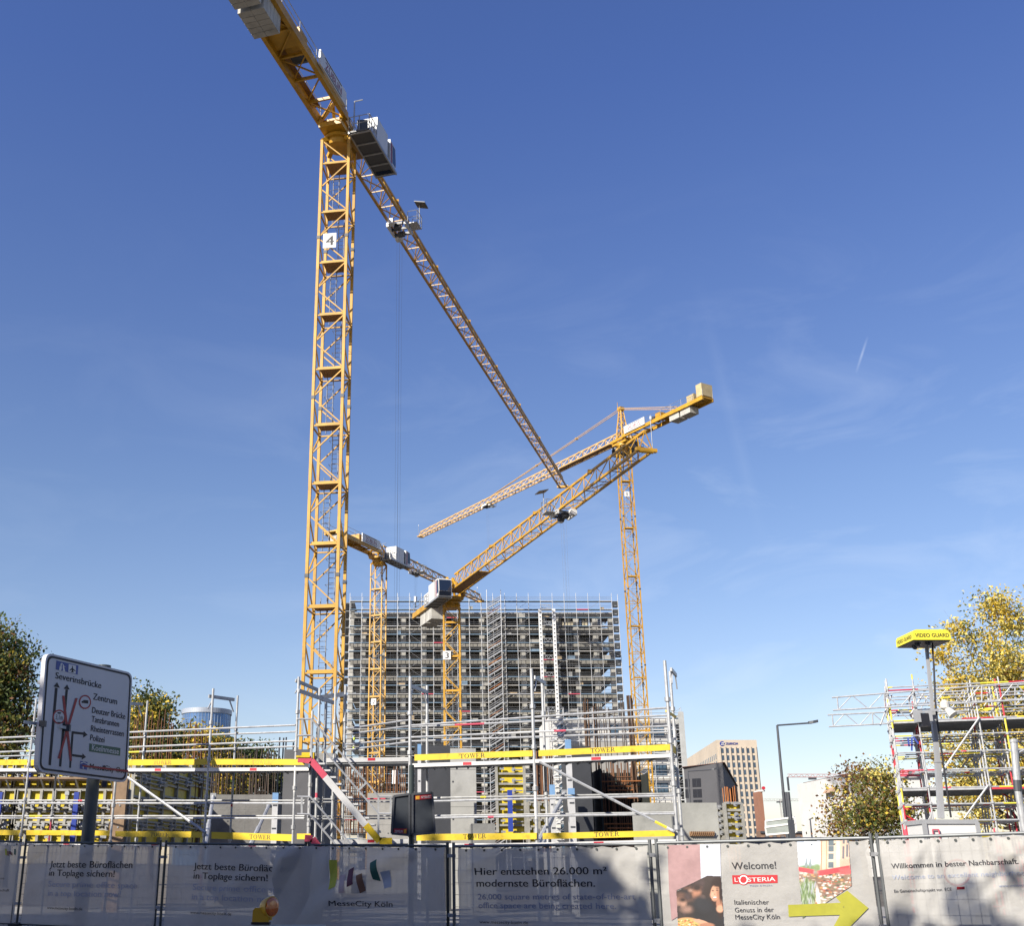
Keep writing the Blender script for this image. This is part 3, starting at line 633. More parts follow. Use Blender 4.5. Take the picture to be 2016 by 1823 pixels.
def white_building():
    Z = 205.0; xl = at(1082, 1500, Z).x; xr = at(1334, 1480, Z).x; zt = at(1250, 1414, Z).z; fh = 3.35; rng = random.Random(9)
    root = thing('white_building', 'white rendered building with scaffold and dark windows, below the tall tower', 'building', ((xl + xr) / 2, Z + 8, 0))
    w = MB(); w.obox((xl, Z, 0), (xr - xl, 0, 0), (0, 16, 0), (0, 0, zt)); wl = w.build('wall', M('white_render', (.66, .65, .62), .85, 0, .08, .3, spots=.1), root)
    b = MB()
    for k in range(8):
        z = zt - .5 - k * fh
        if z > 1: b.obox((xl - .1, Z - .08, z), (xr - xl + .2, 0, 0), (0, .08, 0), (0, 0, .45))
    b.build('cornice', M('pale_trim', (.72, .71, .68), .8, 0, .1, .4), root)
    for px0, px1 in ((1160, 1176), (1206, 1220), (1284, 1311), (1100, 1116), (1322, 1332)):
        for k in range(7):
            z = zt - 1.3 - k * fh - 1.9
            if z < .5: break
            a, c = at(px0, 1500, Z).x, at(px1, 1500, Z).x; f = MB(); f.obox((a - .1, Z - .05, z - .1), (c - a + .2, 0, 0), (0, .07, 0), (0, 0, 2.1))
            for q in (0,): pass
            fo = f.build('window', DGR, root); g_ = MB(); m_ = (a + c) / 2
            g_.obox((a, Z - .075, z), (m_ - a - .06, 0, 0), (0, .02, 0), (0, 0, 1.9)); g_.obox((m_ + .06, Z - .075, z), (c - m_ - .06, 0, 0), (0, .02, 0), (0, 0, 1.9))
            g_.build('pane', M('sky_glass', (.10, .17, .25), .08, .3, .3, .3), fo)
    sc = thing('building_scaffold', 'light tube scaffold with decks in front of the white rendered building', 'scaffold', ((xl + xr) / 2, Z - 1.5, 0))
    n = 9; xs = [xl + (xr - xl + .8) * i / n for i in range(n + 1)]; Zs = Z - 1.6
    for X in xs:
        m = MB(); m.tube((X, Zs, 0), (X, Zs, zt + 1.6), .055, 5); m.tube((X, Zs + 1, 0), (X, Zs + 1, zt + 1.6), .05, 5); m.build('standard', GALV, sc)
    for k in range(11):
        z = zt - .3 - k * 2.0
        if z < .4: break
        m = MB(); m.obox((xs[0], Zs, z), (xs[-1] - xs[0], 0, 0), (0, .9, 0), (0, 0, .08), 0)
        for i in range(n): m.obox((xs[i] + .05, Zs - .04, z), (xs[i + 1] - xs[i] - .1, 0, 0), (0, .05, 0), (0, 0, .18), rng.choice((1, 1, 2, 2, 3)))
        m.build('scaffold_deck', [DECK, GALV, DECKW, BDECK], sc)
        m = MB()
        for h in (.5, 1.0): m.tube((xs[0], Zs, z + h), (xs[-1], Zs, z + h), .04, 4)
        for i in range(0, n, 2): m.tube((xs[i], Zs - .05, z), (xs[i + 1], Zs - .05, z + 2), .035, 4)
        m.build('guard_rail', GALV, sc)
    sa, sb = xs[0] + .3, xs[0] + 3.2
    for k in range(9):
        z = zt - 2.3 - k * 2.0
        if z < 0: break
        m = MB()
        for y in (-1.0, -.3):
            m.bar((sa, Zs + y, z), (sb, Zs + y, z + 2), .08, .2); m.tube((sa, Zs + y, z + 1), (sb, Zs + y, z + 3), .045, 4)
        m.build('stair_flight', DECKW, sc)
    nm = M('grey_net', (.42, .43, .42), .9, 0, .15, .8)
    m = MB(); m.obox((xr + .9, Zs, .5), (.06, 0, 0), (0, 9, 0), (0, 0, zt + .3)); m.obox((xr + .2, Zs - .1, .5), (1.0, 0, 0), (0, .04, 0), (0, 0, zt + .4)); m.build('dust_net', nm, sc)
white_building()
# ================================================================ CONCRETE, FORMWORK AND REBAR BEHIND THE FRONT SCAFFOLD
def px_box(mb, x0, y0, x1, y1, Z, dep, mi=0, ground=False):
    ym = (y0 + y1) / 2; a = at(x0, ym, Z).x; b = at(x1, ym, Z).x; t = at((x0 + x1) / 2, y0, Z).z; u = 0 if ground else at((x0 + x1) / 2, y1, Z).z
    mb.obox((a, Z, u), (b - a, 0, 0), (0, dep, 0), (0, 0, t - u), mi); return a, b, u, t
def block(name, label, cat, x0, y0, x1, Z, dep, mat, group=None, joints=True):
    mb = MB(); a, b, u, t = px_box(mb, x0, y0, x1, 1660, Z, dep, 0, True)
    if joints:                                                     # shuttering seams and tie holes stand a hair proud
        n = max(1, int((b - a) / 1.2))
        for i in range(1, n): mb.obox((a + (b - a) * i / n - .01, Z - .004, .2), (.02, 0, 0), (0, .004, 0), (0, 0, t - .3), 1)
        for k in range(int(t / 1.3)): mb.obox((a + .02, Z - .004, .8 + k * 1.3), (b - a - .04, 0, 0), (0, .004, 0), (0, 0, .018), 1)
        for i in range(max(1, n)):
            for k in range(int(t / 1.3)): mb.obox((a + (b - a) * (i + .5) / n - .03, Z - .006, .35 + k * 1.3), (.06, 0, 0), (0, .006, 0), (0, 0, .06), 2)
    o = mb.build(name, [mat, COND, DGR], base=((a + b) / 2, Z, 0)); return tag(o, label, cat, group), a, b, t
block('concrete_wall', 'pale sunlit concrete wall just right of the stair, top at the upper deck', 'wall', 613, 1483, 659, 41, 1.2, CON)
block('concrete_wall', 'broad dim concrete wall with rebar standing on its top, left of the stair', 'wall', 416, 1565, 546, 44, 1.5, M('shaded_concrete', (.19, .185, .175), .85, 0, .35, .5, .25, 8, .3))  # shade on this wall is put into a darker concrete colour
block('concrete_wall', 'low pale concrete wall with upright rebar behind the stair foot', 'wall', 723, 1562, 806, 62, 2, CON)
block('concrete_wall', 'tall grey concrete wall between the black road sign and yellow formwork', 'wall', 846, 1474, 938, 42, .5, M('smooth_concrete', (.38, .38, .36), .8, 0, .18, .7, .08, 8, .3))
block('concrete_wall', 'grey concrete wall behind the rusty rebar cage', 'wall', 1162, 1461, 1242, 47, .6, CON)
block('concrete_wall', 'long low concrete wall at the right end of the yellow-boarded scaffold', 'wall', 1252, 1581, 1414, 33.5, .5, M('board_marked_concrete', (.36, .36, .33), .85, 0, .25, .5, .10, 9, .35))
block('concrete_column', 'dark grey shuttered column left of the stair, widened to fill in deep shade', 'column', 556, 1476, 607, 39.5, 1.4, M('dark_shutter_shade', (.10, .10, .105), .6, 0, .2, 1), joints=False)  # box widened and near black: deep shade here is put into its colour
block('black_panel', 'tall black panel beside the black road sign', 'formwork', 816, 1468, 887, 39.5, .45, M('plain_black', (.055, .058, .065), .5, .2, .2, 1), joints=False)  # plain black panel, drawn wide across the left half of the grey wall
block('black_panel', 'tall black steel column shutter left of the rusty rebar cage', 'formwork', 1124, 1470, 1166, 37, 2.2, M('plain_black', (.055, .058, .065)), joints=False)
def white_props():
    for i, (x0, y0, x1, Z, lab) in enumerate(((535, 1562, 546, 37.0, 'white steel edge post with blue cap left of the dark shuttered column'), (1121, 1553, 1133, 35.5, 'white steel edge post with blue cap in front of the black shutter'),
                                             (1084, 1546, 1094, 36.5, 'grey steel edge post beside the tall yellow formwork panel'), (606, 1500, 612, 38.6, 'slim white edge post on the left of the sunlit concrete wall'),
                                             (1117, 1457, 1128, 36.0, 'tall white edge post with blue cap behind the upper yellow board'), (822, 1466, 829, 36.4, 'slim white edge post with blue cap above the black road sign'))):
        m = MB(); a, b, u, t = px_box(m, x0, y0, x1, 1650, Z, .12, 0, True); c = MB(); 
        root = thing('edge_post', lab, 'formwork post', ((a + b) / 2, Z, 0), 'edge posts of the formwork')
        for k in range(int(t / .7)): m.obox((a + .02, Z - .004, .4 + k * .7), (b - a - .04, 0, 0), (0, .004, 0), (0, 0, .05), 1)
        m.build('post', [M('pale_steel', (.62, .62, .62), .5, .2, .12, 2, spots=.2), DGR], root); c.obox((a - .003, Z - .005, t - .30), (b - a + .006, 0, 0), (0, .13, 0), (0, 0, .31)); c.build('cap', LBLU, root)
white_props()
def push_prop(lab, p, q, Z0, Z1, r=.06):
    m = MB(); a = at(*p, Z0); b = at(*q, Z1); m.tube(a, b, r, 8, 0); m.tube(a, a.lerp(b, .42), r * 1.35, 8, 0); m.box(a, (.3, .3, .06), 1); m.box(b, (.2, .1, .2), 1)
    tag(m.build('push_prop', [GALV, GALVD], base=a), lab, 'prop', 'push-pull props')
push_prop('steel push prop leaning right under the left upper deck', (403, 1668), (420, 1568), 36.5, 40); push_prop('white push prop leaning against the dim concrete wall', (492, 1668), (530, 1585), 36, 41)
push_prop('front white push prop leaning left of the black shutter', (1055, 1668), (1112, 1562), 33.5, 36.4); push_prop('rear white push prop leaning left of the black shutter', (1066, 1666), (1096, 1590), 34.5, 36.4)
# ---- formwork panels
def formwork(lab, x0, y0, x1, y1, Z, rows, cols, group='yellow formwork panels', walers=True, strut=None, seed=0, plane=None):
    """yellow plywood in a grey frame; local frame P(s,t) over the panel"""
    rng = random.Random(seed); ym = (y0 + y1) / 2
    if plane: A, B = plane
    else: A = V((at(x0, ym, Z).x, Z, 0)); B = V((at(x1, ym, Z).x, Z, 0))
    t = at((x0 + x1) / 2, y0, (A.y + B.y) / 2).z; u0 = max(.02, at((x0 + x1) / 2, y1, (A.y + B.y) / 2).z)
    u = (B - A); W = u.length; u.normalize(); n = u.cross(V((0, 0, 1))); 
    if n.y > 0: n = -n
    root = thing('formwork_panel', lab, 'formwork', ((A + B) / 2).to_tuple(), group); Zv = V((0, 0, 1)); H = t - u0
    m = MB(); m.obox(A + Zv * u0, u * W, -n * .03, Zv * H); m.build('plywood', WOODB, root)
    f = MB()
    for i in range(cols + 1): f.obox(A + u * (W * i / cols - .045) + Zv * u0 + n * .001, u * .09, n * .13, Zv * H)
    for k in range(rows + 1): f.obox(A + Zv * (u0 + H * k / rows - .035) + n * .002, u * W, n * .10, Zv * .07)
    f.build('frame', FRAME, root)
    if walers:
        for k in range(1, rows, 2):
            w = MB(); z = u0 + H * (k + .5) / rows
            for q in (-.09, .05): w.obox(A + n * .14 - u * .1 + Zv * (z + q), u * (W + .2), n * .08, Zv * .045, 0)
            w.build('waler', FRAME, root)
            c = MB()
            for i in range(cols): 
                p = A + u * (W * (i + .5) / cols) + Zv * z; c.tube(p + n * .1, p + n * .42, .03, 6); c.tube(p + n * .26, p + n * .29, .06, 8); c.box(p + n * .2, (.1, .1, .3), 0)
            c.build('tie_nut', GALVD, root)
        c = MB()
        for i in range(cols):
            p = A + u * rng.uniform(.1, W - .1) + Zv * (u0 + H * rng.choice([(k + .5) / rows for k in range(rows)])); c.obox(p + n * .1, u * rng.uniform(.12, .3), n * .05, Zv * rng.uniform(.05, .12))
        c.build('clamp', GALVD, root)
    else:
        for k in range(rows):
            c = MB(); z = u0 + H * (k + .5) / rows + rng.uniform(-.08, .08)
            for i in range(cols):
                p = A + u * (W * (i + .62) / cols) + Zv * z; c.tube(p + n * .05, p + n * .2, .025, 6); c.tube(p + n * .12, p + n * .15, .075, 10)
                c.tube(p + n * .12, p + n * .12 + u * (W * .3 / cols), .022, 5); c.obox(p + n * .1 - u * (W * .5 / cols), u * (W * .16 / cols), n * .05, Zv * .07)
            c.build('tie_nut', GALVD, root)
    if strut:
        s = MB(); p = A + u * (W * strut[0]); s.obox(p + n * .3 + Zv * (u0 + H * strut[1]), u * .16, n * .12, Zv * (H * (strut[2] - strut[1]))); s.build('strut', BLU, root)
    return root
for i, (x0, x1, sd) in enumerate(((-45, 28, 1), (30, 103, 2), (105, 178, 3), (180, 252, 4))):
    formwork(('lower yellow formwork panel at the picture\'s left edge', 'lower yellow formwork panel behind the leftmost scaffold post', 'lower yellow formwork panel left of the green road-sign pole', 'lower yellow formwork panel behind the green road-sign pole')[i],
             x0, 1556, x1, 1662, 39.0, 5, 3, strut=(.6, .0, .95) if i % 2 == 0 else None, seed=sd, group='lower left yellow formwork panels')
    formwork(('upper yellow formwork panel at the picture\'s left edge', 'upper yellow formwork panel behind the leftmost scaffold post', 'upper yellow formwork panel under the big white road sign', 'upper yellow formwork panel right of the big white road sign')[i],
             x0, 1503, x1, 1552, 41.5, 3, 3, strut=(.4, .0, .8) if i % 2 else None, seed=sd + 9, group='upper left yellow formwork panels')
m = MB(); p0, p1 = at(-50, 1535, 41.3), at(250, 1535, 41.3); m.obox((p0.x, 40.2, p0.z - .06), (p1.x - p0.x, 0, 0), (0, 1.1, 0), (0, 0, .06), 0)  # platform added to throw a dark strip of shade beneath it
for i in range(9): q = p0.lerp(p1, (i + .5) / 9); m.bar((q.x, 40.25, p0.z - .07), (q.x, 41.3, p0.z - .75), .06, .06, 1); m.tube((q.x, 40.22, p0.z), (q.x, 40.22, p0.z + .5), .025, 6, 1)
tag(m.build('shadow_platform', [WOOD, GALVD], base=((p0.x + p1.x) / 2, 40.7, p0.z)), 'narrow timber platform on brackets, added for its shadow along the upper left yellow formwork', 'platform')
a = V((at(254, 1580, 39.5).x, 39.5, 0)); b = V((at(412, 1580, 50).x, 50, 0))
for i in range(3):
    p, q = a.lerp(b, i / 3 + .004), a.lerp(b, (i + 1) / 3 - .004)
    formwork(('nearest', 'middle', 'farthest')[i] + ' of three shaded formwork panels on the side wall right of the road sign', 254 + 52 * i, 1506, 254 + 52 * (i + 1), 1664, 0, 7, 2, seed=20 + i, plane=(p, q), group='shaded side formwork panels')
m = MB(); px_box(m, 218, 1530, 246, 1660, 38.6, .25, 0, True); tag(m.build('timber_board', WOOD, base=at(232, 1690, 38.6)), 'upright timber board at the corner of the shaded formwork', 'board')
formwork('tall sunlit yellow formwork panel with blue strut right of the grey concrete wall', 978, 1504, 1033, 1646, 40, 7, 1, strut=(.36, .05, .62), seed=31, walers=False, group='tall centre formwork')
formwork('narrow yellow formwork panel low beside the tall sunlit one', 1040, 1580, 1082, 1660, 42, 5, 2, seed=33, walers=False, group='tall centre formwork')
formwork('yellow formwork panel standing at the end of the long low concrete wall', 1428, 1582, 1462, 1665, 36, 6, 1, seed=35, walers=False, group='right formwork')
formwork('narrow yellow formwork panel between the low wall and its wider neighbour', 1411, 1588, 1421, 1665, 36.4, 6, 1, seed=36, walers=False, group='right formwork')
m = MB(); px_box(m, 929, 1622, 975, 1668, 38, 1.6, 0, True); tag(m.build('concrete_block', COND, base=at(950, 1700, 38)), 'low grey concrete block left of the tall yellow formwork panel', 'concrete block')
# ---- reinforcement
def rods(name, lab, specs, Z, r, mat, dep=1.0, seed=0, z0=None, group=None, ties=0):
    rng = random.Random(seed); m = MB(); xs = []; zt = 0
    for (x, y) in specs:
        zz = Z + rng.uniform(0, dep); p = at(x, y, zz); xs.append(p.x); zt = max(zt, p.z); b = V((p.x + rng.uniform(-.03, .03), zz, z0 if z0 is not None else 0)); m.tube(b, p + V((rng.uniform(-.06, .06), 0, 0)), r, 4)
    for k in range(ties):
        z = (z0 or 0) + (zt - (z0 or 0)) * (k + .5) / (ties + .5); m.tube((min(xs), Z + dep / 2, z), (max(xs), Z + dep / 2, z), r * .7, 4)
    tag(m.build(name, mat, base=(sum(xs) / len(xs), Z, 0)), lab, 'reinforcement', group)
rg = random.Random(3)
rods('rebar_bundle', 'thin upright rebar standing above the left deck beside the road sign', [(x + rg.uniform(-1.5, 1.5), 1402 + rg.uniform(-6, 25)) for x in range(266, 346, 5)], 47, .02, RUST, 2, 1, 2.0, 'upright starter bars')
rods('rebar_bundle', 'thin upright rebar standing in front of the round glass tower', [(x + rg.uniform(-1.5, 1.5), 1420 + rg.uniform(-4, 22)) for x in range(366, 410, 4)], 47, .02, RUST, 2, 2, 2.0, 'upright starter bars')
rods('rebar_bundle', 'short dark rebar on the dim concrete wall left of the stair', [(x + rg.uniform(-2, 2), 1478 + rg.uniform(-6, 20)) for x in range(420, 545, 3)], 44.3, .02, M('dark_rebar', (.09, .065, .05), .85, 0, .3, 3), 1, 3, 3.0, 'upright starter bars')
rods('rebar_bundle', 'rusty upright rebar forest on the low pale wall behind the stair', [(x + rg.uniform(-1.5, 1.5), 1508 + rg.uniform(-9, 22)) for x in range(664, 808, 3)], 62.3, .026, RUST, 1.5, 4, 3.0, 'upright starter bars', 2)
rods('rebar_bundle', 'four dark bars standing against the sky left of the stair top', [(549, 1452), (556, 1453), (561, 1452), (580, 1462)], 44.5, .03, DGR, .4, 5, 3.0, 'upright starter bars', 2)
rods('rebar_bundle', 'tall rusty bar group rising above the rebar cage at its left', [(x, 1379 + rg.uniform(-4, 6)) for x in (1149, 1151, 1153, 1155)] + [(1158, 1398), (1168, 1390), (1171, 1386)], 38.6, .024, M('dark_rust', (.10, .055, .03), .85, 0, .3, 3), .6, 6, 1.0, 'tall starter bars', 0)
rods('rebar_bundle', 'dark slender bars rising from the middle of the rebar cage', [(x, 1384 + rg.uniform(-6, 26)) for x in (1177, 1188, 1194, 1201, 1212, 1219, 1222, 1229)], 38.8, .015, M('dark_rebar', (.09, .065, .05)), .8, 7, 1.0, 'tall starter bars')
rods('rebar_bundle', 'thick rusty bar bundle rising beside the pale crane mast', [(x, 1372 + rg.uniform(-3, 4)) for x in (1237, 1239, 1241, 1243, 1244)], 38.4, .03, M('dark_rust', (.10, .055, .03)), .3, 8, 1.0, 'tall starter bars')
rods('rebar_bundle', 'rusty bars beside the dark grey building', [(x, 1547 + rg.uniform(-2, 12)) for x in range(1424, 1446, 3)], 74, .035, RUSTO, 1, 9, 1.0, 'upright starter bars')
rods('rebar_bundle', 'brown stubby bar bundle above the tall yellow formwork', [(x, 1481 + rg.uniform(-3, 4)) for x in range(1052, 1088, 3)], 55, .04, RUST, 1, 10, 2.0, 'upright starter bars')
def cage():
    root = thing('rebar_cage', 'rusty rebar cage with dark net behind the right upper yellow board', 'reinforcement', (at(1203, 1600, 38).x, 38.3, 0)); rng = random.Random(12)
    n = MB(); a, b, u, t = px_box(n, 1168, 1522, 1257, 1660, 39.5, .05, 0, True); n.obox((b - .03, 37.6, 0), (.06, 0, 0), (0, 1.9, 0), (0, 0, t - .15)); n.obox((a, 37.7, 0), (.05, 0, 0), (0, 1.8, 0), (0, 0, t))
    n.build('net', M('dark_green_net', (.018, .022, .018), .9, 0, .3, 2), root)
    for k in range(30):
        z = .3 + (t - .4) * k / 30; 
        if .62 < k / 30 < .8: continue
        h = MB(); h.tube((a + rng.uniform(0, .5), 38.1 + rng.uniform(0, .5), z), (b - rng.uniform(.05, .4), 38.1 + rng.uniform(0, .5), z + rng.uniform(-.05, .05)), .022, 5, rng.choice((0, 0, 1))); h.build('horizontal_bar', [RUSTO, RUST], root)
    for i in range(20):
        x = a + (b - a) * (i + .5) / 20 + rng.uniform(-.05, .05); v = MB(); v.tube((x, 38.7, .1), (x, 38.7, t + rng.uniform(0, .4)), .022, 5); v.build('vertical_bar', RUST, root)
cage()
m = MB(); px_box(m, 1358, 1638, 1407, 1647, 33.5 - .06, .05)
for i in range(12): 
    p = at(1359 + i * 4, 1646, 33.4); m.tube(p, p + V((.05, -.02, .12)), .012, 4, 1)
tag(m.build('key_strip', [M('rusty_plate', (.30, .19, .10), .85, 0, .35, 4), RUST], base=at(1382, 1643, 33.4)), 'rusty rebar connection strip fixed to the low concrete wall', 'rebar strip')
# ================================================================ FRONT SCAFFOLD WITH YELLOW BOARDS
SM = [GALV, PINK, TYEL, DECKW, RED]
zl = lambda x: 1 / (.02857 + (.03226 - .02857) * x / 590.0)
zr = lambda x: 1 / (.03378 + (.03597 - .03378) * (x - 805) / 520.0)
rgs = random.Random(77)
class Scaf:
    def __init__(s, root, zf): s.r = root; s.zf = zf
    def p(s, x, y, back=0): return at(x, y, s.zf(x) + back)
    def post(s, x, yref, ytop, back=0, r=.035, name='standard', bands=.10, z0=0.0):
        a = s.p(x, yref, back); zt = s.p(x, ytop, back).z; m = MB(); m.btube(V((a.x, a.y, z0)), V((a.x, a.y, zt)), r, rgs, 8, (1, 3, 3, 4), bands)
        for k in range(1, 9):                                        # couplers
            z = zt - k * .5
            if z > .3 and k % 2 == 0: m.tube((a.x, a.y, z), (a.x, a.y, z + .1), r * 1.75, 8, 5)
        m.tube((a.x, a.y, z0), (a.x, a.y, z0 + .03), r * 2.5, 8, 5)
        m.build(name, SM + [GALVD], s.r); return V((a.x, a.y, zt))
    def rail(s, a, b, back=0, r=.027, name='guard_rail', dens=.09):
        m = MB(); m.btube(s.p(*a, back), s.p(*b, back), r, rgs, 6, (1, 2, 3, 1), dens); m.build(name, SM, s.r)
    def brace(s, a, b, back=0, r=.03): 
        m = MB(); m.btube(s.p(*a, back), s.p(*b, back), r, rgs, 6, (1, 2, 3), .2); m.build('diagonal_brace', SM, s.r)
    def board(s, tl, tr, br, bl, word=None, wpx=None):
        """yellow toe board (front face given by picture corners) with lettering"""
        P = [s.p(*q) - V((0, .06, 0)) for q in (tl, tr, br, bl)]
        m = MB(); m.prism([P[3], P[2], P[1], P[0]], V((0, .035, 0))); o = m.build('toe_board', BYEL, s.r)
        if word:
            pl = Plane(P[3], P[2] - P[3]); t = MB(); tower_word(t, word[0], word[1], wpx, pl, .004); t.build('lettering', word[2] if len(word) > 2 else INK, o)
        return o
    def deck(s, a, b, dep, th=.07, edge=True):
        P, Q = s.p(*a), s.p(*b); m = MB(); d = V((0, dep, 0))
        m.obox(P - V((0, 0, th)), Q - P, d, V((0, 0, th)), 0)
        for k in range(1, int((Q - P).length / .3)):                  # underside ribs
            q = P.lerp(Q, k * .3 / (Q - P).length); m.obox(q - V((.02, 0, th + .035)), V((.04, 0, 0)), d, V((0, 0, .034)), 0)
        m.build('scaffold_deck', [DECK, DECKW], s.r)
        e = MB(); e.obox(P - V((0, .03, th + .02)), Q - P, V((0, .03, 0)), V((0, 0, th + .02)), 0); e.obox(P.lerp(Q, .42) - V((0, .034, th + .01)), (Q - P) * .07, V((0, .003, 0)), V((0, 0, th)), 1)
        e.build('deck_edge', [DECKW, RED], s.r)
    def frame_top(s, a, b, backb):
        m = MB(); P, Q = s.p(*a), s.p(*b, backb); m.bar(P, Q, .05, .09, 0)
        for A, B in ((P, Q), (Q, P)): m.bar(A - V((0, 0, .35)), A.lerp(B, .18) - V((0, 0, .03)), .03, .03, 0)
        m.build('frame_head', GALV, s.r)
LB = M('faint_print', (.45, .33, .05), .6, 0, 0)
rootL = thing('scaffold', 'left stretch of tube scaffold with faded yellow boards, behind the big road sign', 'scaffold', (at(300, 1690, 33).x, 33, 0), 'yellow-boarded scaffold along the fence')
S = Scaf(rootL, zl)
for x, yt in ((58, 1376), (231, 1380), (411, 1356), (582, 1333)): S.post(x, 1500, yt, 0)
for x, yt in ((113, 1395), (281, 1380), (461, 1370)): S.post(x, 1500, yt, 1.0, .03)
S.post(-70, 1500, 1376)
for ya, yb, bk in ((1453, 1428, 0), (1462, 1441, 1), (1481, 1459, 0), (1490, 1470, 1)):
    for x0, x1 in ((-70, 58), (58, 231), (231, 411), (411, 582)):
        f = lambda x: ya + (yb - ya) * (x / 583.0)
        S.rail((x0, f(x0)), (x1, f(x1)), bk)
for y, bk in ((1576.5, 1), (1582, 0), (1607, 1), (1611.5, 0)):
    for x0, x1 in ((-70, 58), (58, 231), (231, 411), (411, 600)): S.rail((x0, y), (x1, y + .4), bk)
S.frame_top((411, 1371), (461, 1378), 1.0); S.frame_top((231, 1384), (281, 1387), 1.0); S.frame_top((582, 1340), (633, 1362), 1.0)
G = crop(0, 1880, 520, 2016); B = crop(480, 1880, 520, 2016)
S.deck((-70, 1514), (58, 1513), .95); S.deck((58, 1513.5), (231, 1513), .95); S.deck((231, 1513), (411, 1512.5), .95); S.deck((411, 1512.5), (608, 1511), .95)
S.deck((-70, 1659), (58, 1658), .95); S.deck((58, 1658), (223, 1658), .95); S.deck((223, 1659), (408, 1660), .95); S.deck((408, 1660), (608, 1664), .95)
S.board((-70, 1497), (55, 1496), (55, 1507), (-70, 1508)); S.board((62, 1496.5), (228, 1496), (228, 1507), (62, 1508))
S.board((235, 1496.5), (408, 1495), (408, 1506.5), (235, 1508), ((302, 1505.5), (337, 1505), M('brown_print', (.20, .13, .02), .6, 0, 0)), 7.5)
S.board((418, 1495), (600, 1495.5), (600, 1507), (418, 1506.5), ((496, 1504.5), (533, 1504.5), LB), 7)
S.board((-70, 1634), (47, 1635), (47, 1645), (-70, 1645)); S.board((53, 1635), (219, 1636), (219, 1646), (53, 1645), ((119, 1644.5), (150, 1645), LB), 7)
S.board((228, 1637), (402, 1638), (402, 1650), (228, 1648), ((296, 1647.5), (333, 1648), INK), 7.5)
S.board((417, 1638.5), (577, 1643.5), (577, 1657), (417, 1652), ((491, 1652), (533, 1653.5), INK), 8.5)
S.board((585, 1642), (612, 1642), (612, 1653), (585, 1653))
S.brace((252, 1531), (405, 1640), -.1, .04)
# ---- stair bay
rootS = thing('stair_tower', 'aluminium scaffold stair with red, white and yellow strings, left of the black road sign', 'stair', (at(690, 1690, 30.5).x, 30.5, 0))
Q = Scaf(rootS, lambda x: 30.2)
def stair():
    for back, nm in ((0, 'front_string'), (.75, 'rear_string')):
        pts = [(587, 1494), (613, 1498), (640, 1530), (720, 1625), (747, 1657), (772, 1657)]
        for i, mi in enumerate((0, 0, 1, 2, 2)):
            m = MB(); m.bar(Q.p(*pts[i], back), Q.p(*pts[i + 1], back), .05, .17, 0); m.build(nm, (PINK, DECKW, BYEL)[mi], rootS)
    for i in range(12):
        f = i / 11.0; x, y = 618 + (738 - 618) * f, 1503 + (1650 - 1503) * f
        m = MB(); p = Q.p(x, y, 0); m.obox(p + V((-.02, .03, -.03)), V((.30, 0, 0)), V((0, .70, 0)), V((0, 0, .045))); m.build('step', DECKW, rootS)
    for back in (0, .75):
        m = MB()
        for pts in ([(585, 1416), (613, 1416), (745.5, 1569), (771, 1569)], [(585, 1449), (613, 1448), (745, 1602.5), (770, 1602.5)]):
            m.path([Q.p(*q, back) for q in pts], .026, 6)
        for a, b in (((595, 1416), (595, 1449)), ((655, 1464), (640, 1479)), ((722, 1541), (706, 1556)), ((769, 1569), (769, 1602)), ((613, 1416), (613, 1498)), ((745, 1569), (745, 1655))):
            m.bar(Q.p(*a, back), Q.p(*b, back), .03, .05)
        m.build('handrail', GALV, rootS)
        m = MB()
        for pts in ([(585, 1569), (611, 1569.5), (700, 1674)], [(585, 1603), (610, 1604), (668, 1672)]): m.path([Q.p(*q, back) for q in pts], .026, 6)
        for a, b in (((594, 1569), (594, 1603)), ((652, 1619), (637, 1634))): m.bar(Q.p(*a, back), Q.p(*b, back), .03, .05)
        m.build('lower_handrail', GALV, rootS)
        m = MB(); m.bar(Q.p(600, 1651, back), Q.p(615, 1652, back), .05, .17); m.bar(Q.p(615, 1652, back), Q.p(632, 1674, back), .05, .17); m.build('lower_string', PINK, rootS)
    m = MB(); p = Q.p(587, 1492, 0); m.obox(p + V((-.05, -.05, 0)), V((.36, 0, 0)), V((0, .9, 0)), V((0, 0, .05))); m.obox(p + V((0, .85, .05)), V((.36, 0, 0)), V((0, .04, 0)), V((0, 0, .16))); m.build('top_landing', BYEL, rootS)
stair()
for x, yt, bk in ((625, 1355, .9), (657, 1352, 0.9), (677, 1350, 1.5), (612, 1400, .85), (639, 1370, 1.6)): Q.post(x, 1500, yt, bk, .035, bands=.05)
m = MB(); m.bar(Q.p(628, 1374, .9), Q.p(676, 1367, 1.4), .07, .12); m.bar(Q.p(588, 1360, .1), Q.p(657, 1384, .9), .06, .1); m.build('frame_head', GALV, rootS)
for y0, y1 in ((1436, 1418), (1447, 1430), (1467, 1453), (1478, 1461)): Q.rail((677, y0), (805, y1), 1.5)
for y in (1573, 1579, 1607, 1612): Q.rail((612, y + 1), (805, y), 1.5, .022)
m = MB(); P0 = Q.p(648, 1499, 1.5); P1 = Q.p(806, 1497, 1.5); m.obox(P0 - V((0, .9, .16)), P1 - P0, V((0, .9, 0)), V((0, 0, .12)), 0); m.obox(P0 - V((0, .93, .11)), P1 - P0, V((0, .03, 0)), V((0, 0, .11)), 1); m.obox(P0.lerp(P1, .5) - V((0, .934, .08)), (P1 - P0) * .09, V((0, .003, 0)), V((0, 0, .07)), 2); m.build('scaffold_deck', [DECK, DECKW, RED], rootS)
